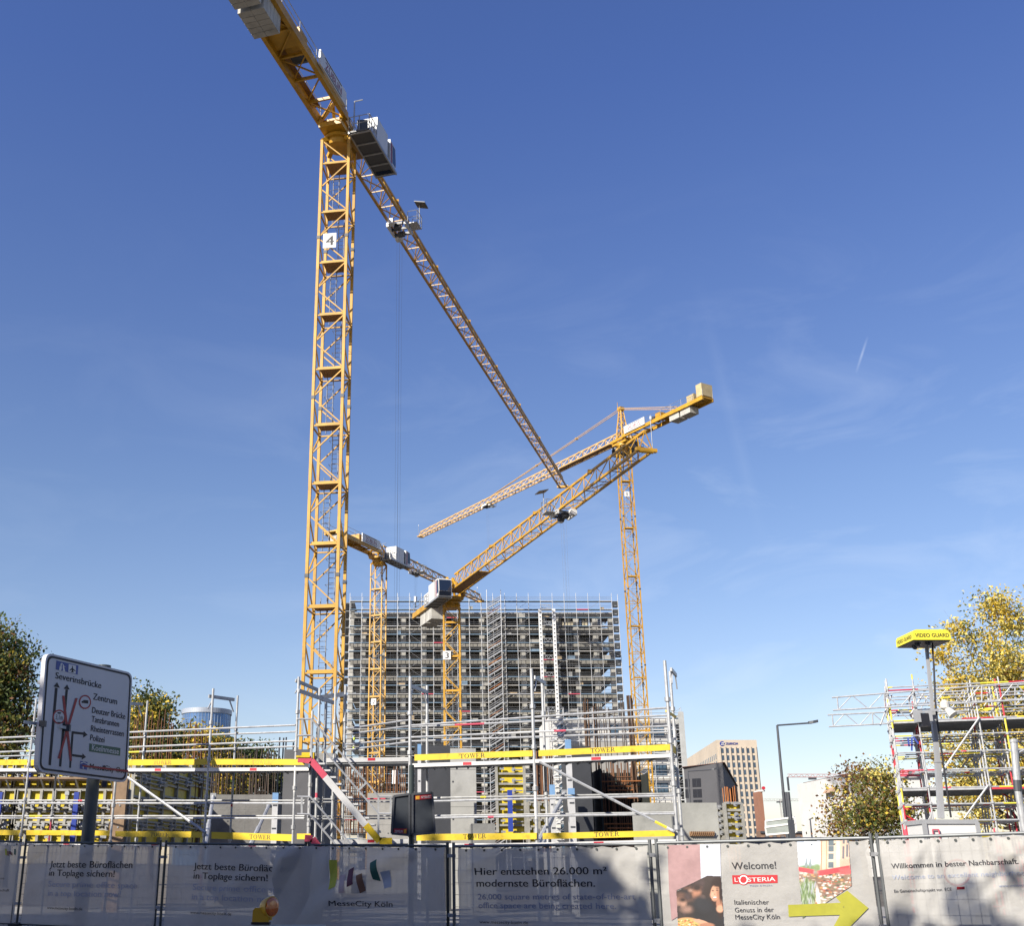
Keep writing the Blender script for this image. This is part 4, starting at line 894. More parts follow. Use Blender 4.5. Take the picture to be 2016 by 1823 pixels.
m = MB(); P0 = Q.p(662, 1655, 1.5); P1 = Q.p(806, 1654, 1.5); m.obox(P0 - V((0, .9, .16)), P1 - P0, V((0, .9, 0)), V((0, 0, .12)), 0); m.obox(P0 - V((0, .93, .11)), P1 - P0, V((0, .03, 0)), V((0, 0, .11)), 1); m.obox(P0.lerp(P1, .45) - V((0, .934, .08)), (P1 - P0) * .09, V((0, .003, 0)), V((0, 0, .07)), 2); m.build('scaffold_deck', [DECK, DECKW, RED], rootS)
# ---- right stretch
rootR = thing('scaffold', 'right stretch of tube scaffold with bright yellow boards, beside the stair', 'scaffold', (at(1060, 1690, 28.8).x, 28.8, 0), 'yellow-boarded scaffold along the fence')
T = Scaf(rootR, zr)
for x, yt in ((807, 1332), (1052, 1317), (1323, 1301)): T.post(x, 1500, yt, 0, .042)
for x, yt in ((841, 1350), (1073, 1333), (1332, 1322)): T.post(x, 1500, yt, .95, .036)
T.frame_top((807, 1350), (841, 1363), .95); T.frame_top((1052, 1334), (1073, 1345), .95); T.frame_top((1321, 1318), (1331, 1330), .95)
for a, b, bk in (((690, 1437), (1313, 1394), 0), ((778, 1433), (1313, 1409), .95), ((720, 1456), (1313, 1430), 0), ((778, 1461), (1313, 1442), .95)):
    f = lambda x: a[1] + (b[1] - a[1]) * (x - a[0]) / (b[0] - a[0])
    for x0, x1 in ((807, 1052), (1052, 1320)): T.rail((x0, f(x0)), (x1, f(x1)), bk)
for y0, y1, bk in ((1571.5, 1563, .95), (1578, 1567, 0), (1607, 1600, .95), (1611, 1603, 0)):
    f = lambda x: y0 + (y1 - y0) * (x - 855) / (1330 - 855)
    for x0, x1 in ((812, 1057), (1057, 1328)): T.rail((x0, f(x0)), (x1, f(x1)), bk)
T.deck((812, 1504), (1052, 1496), .95); T.deck((1052, 1495.5), (1322, 1484), .95); T.deck((815, 1662), (1055, 1660), .95); T.deck((1055, 1660), (1330, 1653), .95)
T.board((816, 1486.5), (1048, 1478), (1048, 1490), (816, 1498.5), ((905, 1493.5), (955, 1491.5)), 8.5)
T.board((1060, 1478), (1318, 1466), (1318, 1478), (1060, 1490), ((1163, 1482.5), (1211, 1480)), 8.5)
T.board((820, 1643), (1056, 1640.5), (1056, 1653), (820, 1656), ((912, 1652), (957, 1651)), 9)
T.board((1068, 1641), (1327, 1635), (1327, 1647), (1068, 1653), ((1170, 1648.5), (1219, 1646.5)), 9)
T.brace((1062, 1500), (1328, 1638), -.08, .036)
m = MB(); P0, P1 = T.p(1318, 1470, 0), T.p(1330, 1478, .95); m.bar(P0, P1, .04, .16); P0, P1 = T.p(1312, 1400, 0), T.p(1330, 1412, .95); m.bar(P0, P1, .05, .05); m.build('end_board', BYEL, rootR)
# ---- the folding road sign leaning on the scaffold, seen from behind
def black_sign():
    Z = 27.6; root = thing('folded_road_sign', 'black folded double road sign with two small red stickers beside the stair', 'road sign', (at(810, 1690, Z).x, Z, 0))
    m = MB(); a = at(810, 1600, Z); m.tube((a.x, Z + .10, 0), (a.x, Z + .10, at(810, 1506, Z).z), .062, 10); m.build('pole', M('green_black_steel', (.035, .05, .05), .5, .2, .15, 2), root)
    for (q, sh) in (([(775, 1568), (806, 1564), (806, 1645), (771, 1642)], 0), ([(812, 1564), (851, 1561), (856, 1640), (812, 1644)], 1)):
        n = MB(); pl = Plane(V((0, Z, 0)), V((1, 0, 0))); ps = [pl.hit(*z) for z in q]; cx = sum((p for p in ps), V((0, 0, 0))) / 4
        n.prism([ps[3], ps[2], ps[1], ps[0]], V((0, .05, 0)), 0)
        for i in range(4): n.bar(ps[i] + V((0, -.01, 0)), ps[(i + 1) % 4] + V((0, -.01, 0)), .06, .05, 1)
        o = n.build('panel', [M('satin_dark_panel', (.045, .052, .062), .4, 0, .15, 1.5), M('panel_edge', (.10, .105, .115), .4, .2, .1, 2)], root)
        s = MB(); lt = MB()
        if sh == 0:
            flat(s, [(775, 1632), (801, 1632), (801, 1642), (775, 1642)], pl, .02, 0); flat(s, [(795, 1634), (800, 1634), (800, 1641), (795, 1641)], pl, .024, 1); letter(lt, 'ZEPPELIN', (777, 1640), (793, 1640), 5, pl, .026)
        else:
            flat(s, [(817.5, 1566), (850, 1563.5), (850.5, 1573), (817.5, 1575.5)], pl, .02, 0); flat(s, [(818.5, 1568), (826, 1567.4), (826, 1574), (818.5, 1574.6)], pl, .024, 1); letter(lt, 'ZEPPELIN', (829, 1573), (848, 1571.5), 5, pl, .026, flip=True)
        so_ = s.build('sticker', [M('sticker_red', (.40, .015, .03), .5, 0, .1, 3), M('sticker_orange', (.75, .38, .03), .5, 0, .1, 3)], o); lt.build('lettering', WHT, o)
black_sign()
# ================================================================ FENCE WITH PRINTED BANNERS
fz = lambda x: 1 / (.03448 + 1.167e-5 * (x - 47))
F1 = crop(0, 2150, 500, 2016); F2 = crop(400, 2180, 500, 2016); F3 = crop(850, 2180, 500, 2016); F4 = crop(1250, 2180, 500, 2016); F5 = crop(1700, 2180, 650, 2016); F6 = crop(2250, 2180, 472, 2016)
def cloth(name, alpha=.15):
    m = M(name, (.51, .495, .46), .75, 0, .10, 1.2, .55, 3.5); t = m.node_tree; b = t.nodes['Principled BSDF']; o = t.nodes['Material Output']
    tr = t.nodes.new('ShaderNodeBsdfTransparent'); tl = t.nodes.new('ShaderNodeBsdfTranslucent'); tl.inputs[0].default_value = (.6, .6, .6, 1)
    a = t.nodes.new('ShaderNodeMixShader'); a.inputs[0].default_value = .22; c = t.nodes.new('ShaderNodeMixShader'); c.inputs[0].default_value = alpha
    t.links.new(b.outputs[0], a.inputs[1]); t.links.new(tl.outputs[0], a.inputs[2]); t.links.new(a.outputs[0], c.inputs[1]); t.links.new(tr.outputs[0], c.inputs[2]); t.links.new(c.outputs[0], o.inputs[0]); return m
CLOTH = cloth('white_mesh_fabric')
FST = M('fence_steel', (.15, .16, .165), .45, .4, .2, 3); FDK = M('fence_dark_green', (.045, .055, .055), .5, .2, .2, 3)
class Banner(Plane):
    def __init__(s, label, tl, tr, seed, e=.04, folds=11, amp=.06, top_e=0, zb=.13):
        A = at(*tl, fz(tl[0]) - e); B = at(*tr, fz(tr[0]) - e)
        super().__init__(V((A.x, A.y, 0)), V((B.x - A.x, B.y - A.y, 0)))
        s.A, s.B, s.W = A, B, (V((B.x, B.y, 0)) - V((A.x, A.y, 0))).length
        s.zb = zb; rng = random.Random(seed); s.fl = []
        for i in range(folds):                              # creases running down from the eyelets
            s0 = rng.random() * 1.1 - .05; dr = rng.uniform(-.9, .5); s.fl.append((s0, dr, rng.uniform(.4, 1) * rng.choice((1, 1, -1)) * amp, rng.uniform(.03, .075), rng.uniform(.35, 1.0)))
        s.ph = rng.uniform(0, 6)
        def disp(p):
            a = (p - s.p0).dot(s.u) / s.W; t = (s.A.z - p.z) / max(.1, s.A.z - s.zb); d = .012 * math.sin(a * 7 + s.ph) * math.sin(t * 4 + s.ph)
            for s0, dr, am, w, ln in s.fl:
                k = (a - s0 - dr * t) / (w * (1 + 1.4 * t)); d += am * math.exp(-k * k) * max(0.0, 1 - t / ln * .6) * min(1, t * 6 + .15)
            return max(d, -.022)
        s.disp = disp
        nx, ny = 150, 70; vs = []; fs = []
        for j in range(ny + 1):
            for i in range(nx + 1):
                a = i / nx; t = j / ny; zt = A.z + (B.z - A.z) * a; sag = .025 * abs(math.sin(a * math.pi * 9)) if j == 0 else 0
                p = V((A.x + (B.x - A.x) * a, A.y + (B.y - A.y) * a, (zt - sag) * (1 - t) + s.zb * t)); vs.append(s.off(p, 0))
        for j in range(ny):
            for i in range(nx): q = j * (nx + 1) + i; fs.append((q, q + 1, q + nx + 2, q + nx + 1))
        m = MB(); m.add(vs, fs); c = (A + B) / 2; s.o = tag(m.build('banner', CLOTH, base=(c.x, c.y, s.zb), smooth=True), label, 'banner', 'printed fence banners')
        r = MB()
        for i in range(10):
            p = s.A.lerp(s.B, (i + .5) / 10) - V((0, 0, .05)); p = s.off(p, .004); r.tube(p, p + s.n * .01, .022, 8, 0)
        r.build('eyelet', FDK, s.o)
    def print_(s, items, name, mat, bold=.015):
        m = MB(); e0 = .009
        for it in items: letter(m, it[0], it[1], it[2], it[3], s, it[4] if len(it) > 4 else e0, bold=bold)
        m.build(name, mat, s.o)
IG = M('blue_grey_print', (.22, .25, .36), .7, 0, 0); IGL = M('faded_blue_print', (.33, .36, .45), .7, 0, 0)
b0 = Banner('banner cut off by the left picture edge, with small bar logo', (-130, 1656), (44, 1659), 10)
b0.print_([('schaft', F1(0, 890), F1(103, 890), 5), ('...ne', F1(-20, 760), F1(48, 760), 4.5)], 'lettering', INK)
m = MB()
for i, (x, y0, y1, c) in enumerate(((62, 430, 505, 0), (83, 455, 510, 1), (105, 455, 495, 2), (123, 470, 505, 1), (158, 432, 500, 3))): flat(m, [F1(x, y0), F1(x + 18, y0 + 4), F1(x + 18, y1), F1(x, y1 - 6)], b0, .012, c)
LOGO = [M('logo_olive', (.42, .44, .04), .7, 0, 0), M('logo_brown', (.20, .10, .06), .7, 0, 0), M('logo_plum', (.10, .02, .05), .7, 0, 0), M('logo_teal', (.012, .10, .08), .7, 0, 0), M('logo_pale_blue', (.42, .47, .56), .7, 0, 0), M('logo_rose', (.45, .36, .36), .7, 0, 0)]
m.build('logo', LOGO, b0.o)
b1 = Banner('banner reading Jetzt beste Bueroflaechen, between the leftmost two fence joints', (58, 1661.5), (315, 1663.5), 11)
b1.print_([('Jetzt beste Büroflächen', F1(530, 632), F1(1418, 640), 13), ('in Toplage sichern!', F1(530, 722), F1(1222, 735), 12.5)], 'headline', INK, .03)
b1.print_([('Secure prime office space', F1(522, 838), F1(1465, 860), 11.5), ('in a top location now!', F1(520, 938), F1(1290, 952), 11.5)], 'subline', IGL)
b1.print_([('www.messecity-koeln.de', F1(512, 1078), F1(884, 1093), 5.5)], 'web_address', INK, .004)
b2 = Banner('banner reading Jetzt beste Bueroflaech, right end covered by the next banner', (333, 1663.5), (640, 1666), 12, .035, 9)
b2.print_([('Jetzt beste Büroflächen', F2(455, 530), F2(1490, 562), 13), ('in Toplage sichern!', F2(455, 632), F2(1258, 660), 13)], 'headline', INK, .03)
b2.print_([('Secure prime office space', F2(450, 752), F2(1500, 790), 12), ('in a top location now!', F2(445, 855), F2(1350, 890), 12)], 'subline', IGL)
b2.print_([('www.messecity-koeln.de', F2(435, 1008), F2(878, 1028), 6)], 'web_address', INK, .004)
b3 = Banner('creased banner with coloured slanted bars and one short line of lettering', (546, 1664.5), (877, 1668), 13, .20, 18, .10)
m = MB()
for c, q in ((0, [(110, 430), (182, 432), (190, 715), (122, 752)]), (5, [(220, 600), (285, 580), (300, 780), (240, 790)]), (2, [(315, 540), (380, 508), (392, 690), (325, 722)]), (1, [(425, 600), (490, 572), (503, 760), (440, 790)]), (3, [(565, 462), (636, 422), (658, 660), (588, 640)]), (4, [(668, 560), (760, 540), (770, 720), (690, 740)])):
    flat(m, [F3(*p) for p in q], b3, .014, c, 8)
m.build('logo', LOGO, b3.o)
b3.print_([('MesseCity Köln', F3(135, 922), F3(780, 935), 10.5)], 'lettering', INK)
b4 = Banner('banner announcing 26.000 square metres of office space', (902, 1670), (1274, 1665.5), 14, .04, 11, .05)
b4.print_([('Hier entstehen 26.000 m²', F4(68, 592), F4(1458, 585), 14), ('modernste Büroflächen.', F4(78, 718), F4(1335, 718), 14.5)], 'headline', INK, .03)
b4.print_([('26,000 square metres of state-of-the-art', F4(90, 855), F4(1770, 855), 11), ('office space are being created here.', F4(95, 948), F4(1560, 958), 11.5)], 'subline', IG)
b4.print_([('www.messecity-koeln.de', F4(102, 1112), F4(625, 1122), 6.5)], 'web_address', INK, .004)
b5 = Banner('banner with restaurant photos, red logo and big olive arrow', (1296, 1664), (1709, 1653.5), 15, .04, 8, .03)
def osteria():
    pm = [M('print_' + n, c, .7, 0, v, 9) for n, c, v in (('dusty_rose', (.36, .22, .22), .1), ('dark_brown', (.022, .015, .014), .5), ('pizza', (.50, .22, .07), .6), ('skin', (.50, .27, .18), .1), ('hair', (.03, .015, .012), .3), ('pale_blue', (.60, .66, .76), .15),
          ('foliage', (.10, .17, .05), .6), ('beige_facade', (.55, .42, .30), .15), ('red_awning', (.60, .05, .06), .15), ('terrace', (.20, .13, .10), .8), ('olive_arrow', (.33, .32, .02), .08), ('red_logo', (.45, .012, .02), .06), ('white', (.80, .80, .80), .03), ('lavender_grass', (.26, .31, .22), .4), ('grey_spire', (.20, .23, .25), .2), ('window_grey', (.14, .16, .18), .2), ('soft_grey', (.52, .54, .62), .1), ('face_shade', (.33, .14, .09), .1))]
    n = {k: i for i, k in enumerate(('rose', 'dark', 'pizza', 'skin', 'hair', 'sky', 'leaf', 'beige', 'red', 'terr', 'olive', 'logo', 'white', 'lav', 'spire', 'win', 'grey', 'shade'))}
    m = MB(); Q = lambda pts, e, c, cu=8: flat(m, [F5(*p) for p in pts], b5, e, n[c], cu)
    Q([(232, 210), (500, 205), (512, 490), (248, 610)], .012, 'rose', 14); Q([(248, 600), (310, 580), (318, 800), (268, 832)], .0125, 'rose')
    Q([(500, 205), (665, 200), (680, 480), (510, 500)], .0125, 'grey', 10)
    # arrow
    Q([(1228, 702), (1345, 698), (1348, 795), (1232, 800)], .019, 'olive', 6); Q([(1345, 698), (1680, 684), (1690, 784), (1348, 795)], .0192, 'olive', 10)
    Q([(1620, 640), (1715, 585), (1890, 728), (1690, 720)], .0194, 'olive', 10); Q([(1600, 885), (1690, 720), (1890, 728), (1735, 885)], .0196, 'olive', 10)
    Q([(768, 458), (1138, 455), (1140, 522), (772, 530)], .006, 'logo', 10); disc(m, F5(860, 494), 46 * .2388, 46 * .2388, b5, .0075, n['logo']); flat_ring(m, F5(860, 495), 36 * .2388, 38 * .2388, .26, b5, .010, n['white'])
    def picture(name, poly, nx, layers, seed, grain):
        """a printed picture: soft shapes mixed into one colour per mesh vertex, like ink on the cloth"""
        rg_ = np.random.default_rng(seed); px = [p[0] for p in poly]; py = [p[1] for p in poly]; x0, x1, y0, y1 = min(px), max(px), min(py), max(py); ny = int(nx * (y1 - y0) / (x1 - x0))
        X, Y = np.meshgrid(np.linspace(x0, x1, nx), np.linspace(y0, y1, ny)); C = np.zeros((ny, nx, 3))
        for (cx, cy, rx, ry, col, soft, sq, rot) in layers:
            ca, sa = math.cos(rot), math.sin(rot); U = ((X - cx) * ca + (Y - cy) * sa) / rx; W_ = (-(X - cx) * sa + (Y - cy) * ca) / ry
            r = np.maximum(abs(U), abs(W_)) if sq else np.sqrt(U * U + W_ * W_)
            al = np.clip((1 + soft - r) / (2 * soft), 0, 1)[..., None]; C = C * (1 - al) + np.array(col) * al
        C = np.clip(C * (1 + grain * rg_.normal(size=(ny, nx, 1))), 0, 1)
        def inside(x, y):
            c_ = False; j = len(poly) - 1
            for i in range(len(poly)):
                if (poly[i][1] > y) != (poly[j][1] > y) and x < (poly[j][0] - poly[i][0]) * (y - poly[i][1]) / (poly[j][1] - poly[i][1]) + poly[i][0]: c_ = not c_
                j = i
            return c_
        g_ = MB(); g_.v = [tuple(b5.off(b5.hit(*F5(X[j, i], Y[j, i])), .014)) for j in range(ny) for i in range(nx)]
        for j in range(ny - 1):
            for i in range(nx - 1):
                if inside((X[j, i] + X[j, i + 1]) / 2, (Y[j, i] + Y[j + 1, i]) / 2): g_.f.append((j * nx + i, j * nx + i + 1, (j + 1) * nx + i + 1, (j + 1) * nx + i)); g_.m.append(0)
        mt = M('picture_ink_' + name, (.5, .5, .5), .7, 0, 0); t_ = mt.node_tree; at_ = t_.nodes.new('ShaderNodeAttribute'); at_.attribute_name = 'ink'; t_.links.new(at_.outputs['Color'], t_.nodes['Principled BSDF'].inputs['Base Color'])
        o_ = g_.build('printed_picture', mt, b5.o); ca_ = o_.data.color_attributes.new('ink', 'FLOAT_COLOR', 'POINT'); ca_.data.foreach_set('color', np.concatenate([C, np.ones((ny, nx, 1))], 2).astype(np.float32).ravel())
    rr_ = random.Random(4); E = lambda x, y, rx, ry, c_, soft=.25, sq=0, rot=0: (x, y, rx, ry, c_, soft, sq, rot)
    SK, SK2, HR, DK = (.46, .25, .16), (.30, .14, .085), (.022, .011, .009), (.013, .012, .014)
    w = [E(500, 670, 400, 400, (.03, .019, .016))]
    for i in range(26): w.append(E(rr_.uniform(310, 560), rr_.uniform(520, 780), rr_.uniform(10, 34), rr_.uniform(10, 30), rr_.choice(((.10, .05, .035), (.20, .10, .07), (.05, .03, .03), (.28, .17, .13), (.02, .015, .015))), .8))
    w += [E(475, 600, 34, 46, SK2, .4), E(478, 560, 40, 28, HR, .5), E(365, 690, 26, 32, (.30, .17, .12), .5), E(362, 660, 28, 18, HR, .6), E(400, 740, 50, 26, (.22, .13, .10), .6), E(500, 700, 60, 70, DK, .4), E(590, 800, 150, 130, DK, .2), E(530, 700, 70, 60, (.02, .02, .024), .4, 0, .5)]
    w += [E(646, 600, 56, 130, HR, .12), E(672, 700, 34, 110, HR, .2), E(662, 690, 26, 44, SK2, .2), E(668, 735, 30, 30, SK, .25), E(629, 604, 38, 68, SK, .10, 0, .08), E(655, 615, 16, 56, SK2, .6), E(612, 622, 18, 18, (.56, .29, .20), .9), E(640, 528, 44, 26, HR, .35, 0, .25), E(676, 590, 14, 90, HR, .3)]
    w += [E(610, 586, 9, 4, HR, .4), E(645, 581, 10, 4, HR, .4), E(609, 573, 12, 2.5, SK2, .5, 0, -.1), E(646, 567, 13, 2.5, HR, .5, 0, .1), E(624, 614, 6, 5, SK2, .6), E(626, 642, 19, 8, (.36, .10, .09), .3, 0, -.08), E(626, 640, 15, 4.5, (.72, .68, .64), .3, 0, -.08), E(628, 664, 20, 5, SK2, .8)]
    w += [E(395, 862, 115, 56, (.42, .24, .10), .06), E(392, 868, 98, 48, (.55, .30, .10), .1)]
    for i in range(60): a_ = rr_.uniform(0, 6.28); q = rr_.random() ** .5; w.append(E(392 + 92 * q * math.cos(a_), 868 + 44 * q * math.sin(a_), rr_.uniform(3, 10), rr_.uniform(2, 6), rr_.choice(((.50, .06, .03), (.70, .58, .38), (.62, .38, .12), (.10, .16, .04), (.30, .10, .05))), .5))
    w += [E(510, 842, 66, 16, SK, .15, 0, .25), E(480, 830, 22, 8, SK, .3, 0, -.3), E(560, 872, 60, 22, SK2, .2)]
    picture('dinner', [(308, 592), (560, 462), (676, 466), (700, 884), (322, 884)], 120, w, 2, .07)
    t2 = [E(1520, 500, 500, 500, (.30, .26, .20)), E(1400, 260, 140, 160, (.58, .66, .78), .3, 1), E(1360, 230, 70, 26, (.82, .84, .86), .8), E(1440, 290, 80, 30, (.80, .83, .86), .8), E(1340, 330, 60, 30, (.74, .78, .84), .8)]
    t2 += [E(1400, 395, 100, 26, (.13, .19, .08), .5), E(1470, 395, 30, 34, (.16, .22, .09), .5)]
    for x in (1378, 1410): t2 += [E(x, 352, 9, 40, (.20, .24, .26), .3), E(x, 318, 3, 24, (.22, .26, .28), .4), E(x, 372, 12, 20, (.18, .22, .22), .3)]
    t2 += [E(1600, 290, 108, 170, (.52, .42, .31), .03, 1), E(1502, 290, 6, 150, (.36, .22, .14), .3, 1), E(1545, 290, 6, 150, (.40, .26, .17), .3, 1), E(1645, 290, 20, 150, (.60, .50, .40), .1, 1), E(1700, 290, 44, 170, (.50, .35, .26), .05, 1)]
    for y in (190, 240, 303, 373): t2 += [E(1582, y, 22, 24, (.10, .13, .15), .08, 1), E(1584, y + 28, 24, 3, (.62, .54, .44), .4, 1)]
    for x, y in ((1684, 270), (1716, 255), (1686, 180), (1718, 175)): t2.append(E(x, y, 9, 52 if y > 200 else 18, (.12, .12, .13), .1, 1))
    t2 += [E(1530, 540, 240, 110, (.20, .13, .09), .3, 1)]
    for i in range(420): x = rr_.uniform(1316, 1750); y = rr_.uniform(440, 720); t2.append(E(x, y, rr_.uniform(4, 16), rr_.uniform(2, 9), rr_.choice(((.55, .45, .38), (.06, .05, .05), (.30, .12, .07), (.45, .25, .10), (.10, .14, .06), (.65, .62, .58), (.16, .10, .08), (.42, .10, .07))), .6))
    t2 += [E(1375, 418, 66, 18, (.52, .05, .06), .12, 1, .18), E(1610, 420, 135, 22, (.55, .06, .07), .10, 1, -.17), E(1700, 424, 50, 26, (.60, .10, .10), .2, 1, -.1)]
    t2 += [E(1385, 610, 68, 110, (.16, .22, .11), .25)]
    for i in range(160): t2.append(E(rr_.uniform(1322, 1450), rr_.uniform(500, 780), rr_.uniform(2, 5), rr_.uniform(14, 40), rr_.choice(((.30, .36, .24), (.10, .16, .05), (.36, .36, .42), (.20, .28, .12), (.07, .10, .04))), .6, 0, rr_.uniform(-.3, .3)))
    t2 += [E(1380, 770, 70, 60, (.05, .08, .03), .5), E(1475, 640, 14, 90, (.62, .60, .58), .4, 0, -.12)]
    picture('terrace', [(1303, 182), (1725, 168), (1750, 545), (1345, 815)], 130, t2, 3, .07)
    m.build('print', pm, b5.o)
    t = MB(); letter(t, "L'", F5(790, 512), F5(824, 512), 8.5, b5, .010, bold=.008); letter(t, 'STERIA', F5(895, 512), F5(1122, 506), 8, b5, .010, bold=.01); t.build('logo_lettering', WHT, b5.o)
    b5.print_([('Welcome!', F5(768, 410), F5(1128, 402), 14), ('Italienischer', F5(788, 700), F5(1070, 698), 9.5), ('Genuss in der', F5(792, 764), F5(1110, 760), 9.5), ('MesseCity Köln', F5(796, 822), F5(1160, 820), 9.5)], 'lettering', INK, .012)
    b5.print_([('PIZZA E PASTA', F5(912, 550), F5(1100, 548), 3)], 'small_print', IG, .004)
osteria()
b6 = Banner('loose sagging banner reading Willkommen in bester Nachbarschaft, at the right edge', (1731, 1653.5), (2075, 1641), 16, .04, 14, .12)
b6.print_([('Willkommen in bester Nachbarschaft.', F6(525, 555), F6(1962, 500), 10)], 'headline', INK, .03)
b6.print_([('Welcome to an excellent neighborhood', F6(535, 680), F6(2090, 625), 9)], 'subline', IGL)
b6.print_([('Ein Gemeinschaftsprojekt von  ECE', F6(558, 828), F6(1200, 805), 6)], 'small_print', INK, .004)
b6.print_([('www.messecity-koeln.de', F6(1735, 768), F6(2250, 745), 5.5)], 'web_address', IG, .004)
m = MB(); flat(m, [F6(1255, 762), F6(1350, 758), F6(1352, 790), F6(1257, 794)], b6, .016, 0, 3); m.build('logo', M('print_red_logo', (.45, .012, .02)), b6.o)
# ---- fence panels behind the banners
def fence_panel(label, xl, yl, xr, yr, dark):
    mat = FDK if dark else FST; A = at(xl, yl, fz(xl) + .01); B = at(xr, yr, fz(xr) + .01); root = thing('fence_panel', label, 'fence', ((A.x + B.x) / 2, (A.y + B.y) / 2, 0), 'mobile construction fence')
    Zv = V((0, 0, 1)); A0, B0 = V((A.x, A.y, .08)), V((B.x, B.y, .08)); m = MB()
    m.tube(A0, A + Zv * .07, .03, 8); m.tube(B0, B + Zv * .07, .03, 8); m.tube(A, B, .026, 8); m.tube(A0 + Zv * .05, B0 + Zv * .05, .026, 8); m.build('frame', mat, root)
    w = MB(); n = int((B0 - A0).length / .14)
    for i in range(1, n): p = A0.lerp(B0, i / n); q = A.lerp(B, i / n); w.bar(p, q, .006, .006)
    for k in range(1, 8): w.bar(A0.lerp(A, k / 8), B0.lerp(B, k / 8), .007, .007)
    w.build('wire_mesh', mat, root)
    d = (B0 - A0).normalized()
    for z in (.5, 1.55): c = MB(); c.box(A0 - d * .05 + Zv * z, (.16, .09, .06), 0); c.tube(A0 - d * .06 + Zv * z - V((0, .06, 0)), A0 - d * .06 + Zv * z + V((0, .06, 0)), .02, 6); c.build('clamp', GALV, root)
    f = MB(); f.box(A0 - d * .05 + V((0, 0, -.005)), (.24, .7, .14), 0, .2); f.build('foot', M('rubber_foot', (.06, .06, .06), .9, 0, .2, 3), root)
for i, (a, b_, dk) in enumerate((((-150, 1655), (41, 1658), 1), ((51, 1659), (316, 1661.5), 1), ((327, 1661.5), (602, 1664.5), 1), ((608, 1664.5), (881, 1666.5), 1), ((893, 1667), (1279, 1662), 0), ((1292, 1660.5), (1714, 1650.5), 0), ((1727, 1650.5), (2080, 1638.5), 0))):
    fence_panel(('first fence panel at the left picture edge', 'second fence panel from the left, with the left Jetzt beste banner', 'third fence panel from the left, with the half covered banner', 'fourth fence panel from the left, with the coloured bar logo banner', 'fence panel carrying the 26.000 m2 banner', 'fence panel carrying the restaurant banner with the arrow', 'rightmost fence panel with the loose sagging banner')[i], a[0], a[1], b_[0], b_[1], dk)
# ---- warning lamp on a barrier in front of the fence
def beacon():
    Z = 15.0; c = at(523, 1792, Z); k = Z / 2337.0; root = thing('warning_lamp', 'yellow battery warning lamp with round amber lens in front of the fence', 'warning lamp', (c.x, Z, 0))
    Y1 = M('lamp_yellow_plastic', (.62, .36, .015), .35, 0, .1, 6); X = at(514, 1802, Z).x; zb = at(514, 1816, Z).z; zt = at(514, 1788, Z).z
    b = MB(); w = 32 * k; b.prism([(X - w / 2, Z - .05, zb), (X + w / 2, Z - .05, zb), (X + w / 2 - .01, Z - .05, zt - .03), (X + w / 2 - .04, Z - .05, zt), (X - w / 2 + .03, Z - .05, zt), (X - w / 2 + .005, Z - .05, zt - .03)], (0, .13, 0)); bo = b.build('battery_box', Y1, root)
    s = MB(); s.obox((X - w / 2 - .01, Z - .06, zb - .03), (w + .02, 0, 0), (0, .15, 0), (0, 0, .028)); s.build('foot_plate', BLK, bo)
    ax = V((.80, -.60, 0)); cc = at(533, 1786, Z); r = 19 * k; sd = V((.60, .80, 0)); up = V((0, 0, 1))
    def rings(prof, mats, name):
        m = MB(); n = 28; vs = []
        for d, rr in prof:
            for i in range(n): t = 2 * math.pi * i / n; vs.append(cc + ax * d + sd * (rr * math.cos(t)) + up * (rr * math.sin(t)))
        fs = [(q * n + i, q * n + (i + 1) % n, (q + 1) * n + (i + 1) % n, (q + 1) * n + i) for q in range(len(prof) - 1) for i in range(n)]
        fs += [tuple(range(n)), tuple((len(prof) - 1) * n + i for i in range(n))]; m.add(vs, fs); return m.build(name, mats, root, smooth=False)
    rings([(-.13, r * .35), (-.12, r * .62), (-.07, r * .86), (-.02, r * .98), (.012, r * 1.02), (.02, r * 1.02)], Y1, 'housing')
    am = M('amber_lens', (.62, .13, .006), .12, 0, .25, 25); am.node_tree.nodes['Principled BSDF'].inputs['Coat Weight'].default_value = .6
    rings([(.021, r * .93), (.035, r * .88), (.045, r * .6), (.048, r * .2)], am, 'lens')
    nk = MB(); nk.tube((cc.x - .01, Z, zb + .02), (cc.x - .01, Z, cc.z - r * .7), .035, 10); nk.build('neck', Y1, root)
    br = thing('barrier', 'pale barrier board under the yellow warning lamp', 'barrier', (X, Z + .02, 0)); m = MB(); m.obox((X - .09, Z - .05, 0), (.9, 0, 0), (0, .04, 0), (0, 0, zb - .032)); m.build('board', M('barrier_pale_blue', (.55, .66, .70), .4, 0, .1, 4), br)
    q = MB(); q.box((X + .3, Z, .05), (1.2, .5, .1)); q.build('foot', BLK, br)
beacon()
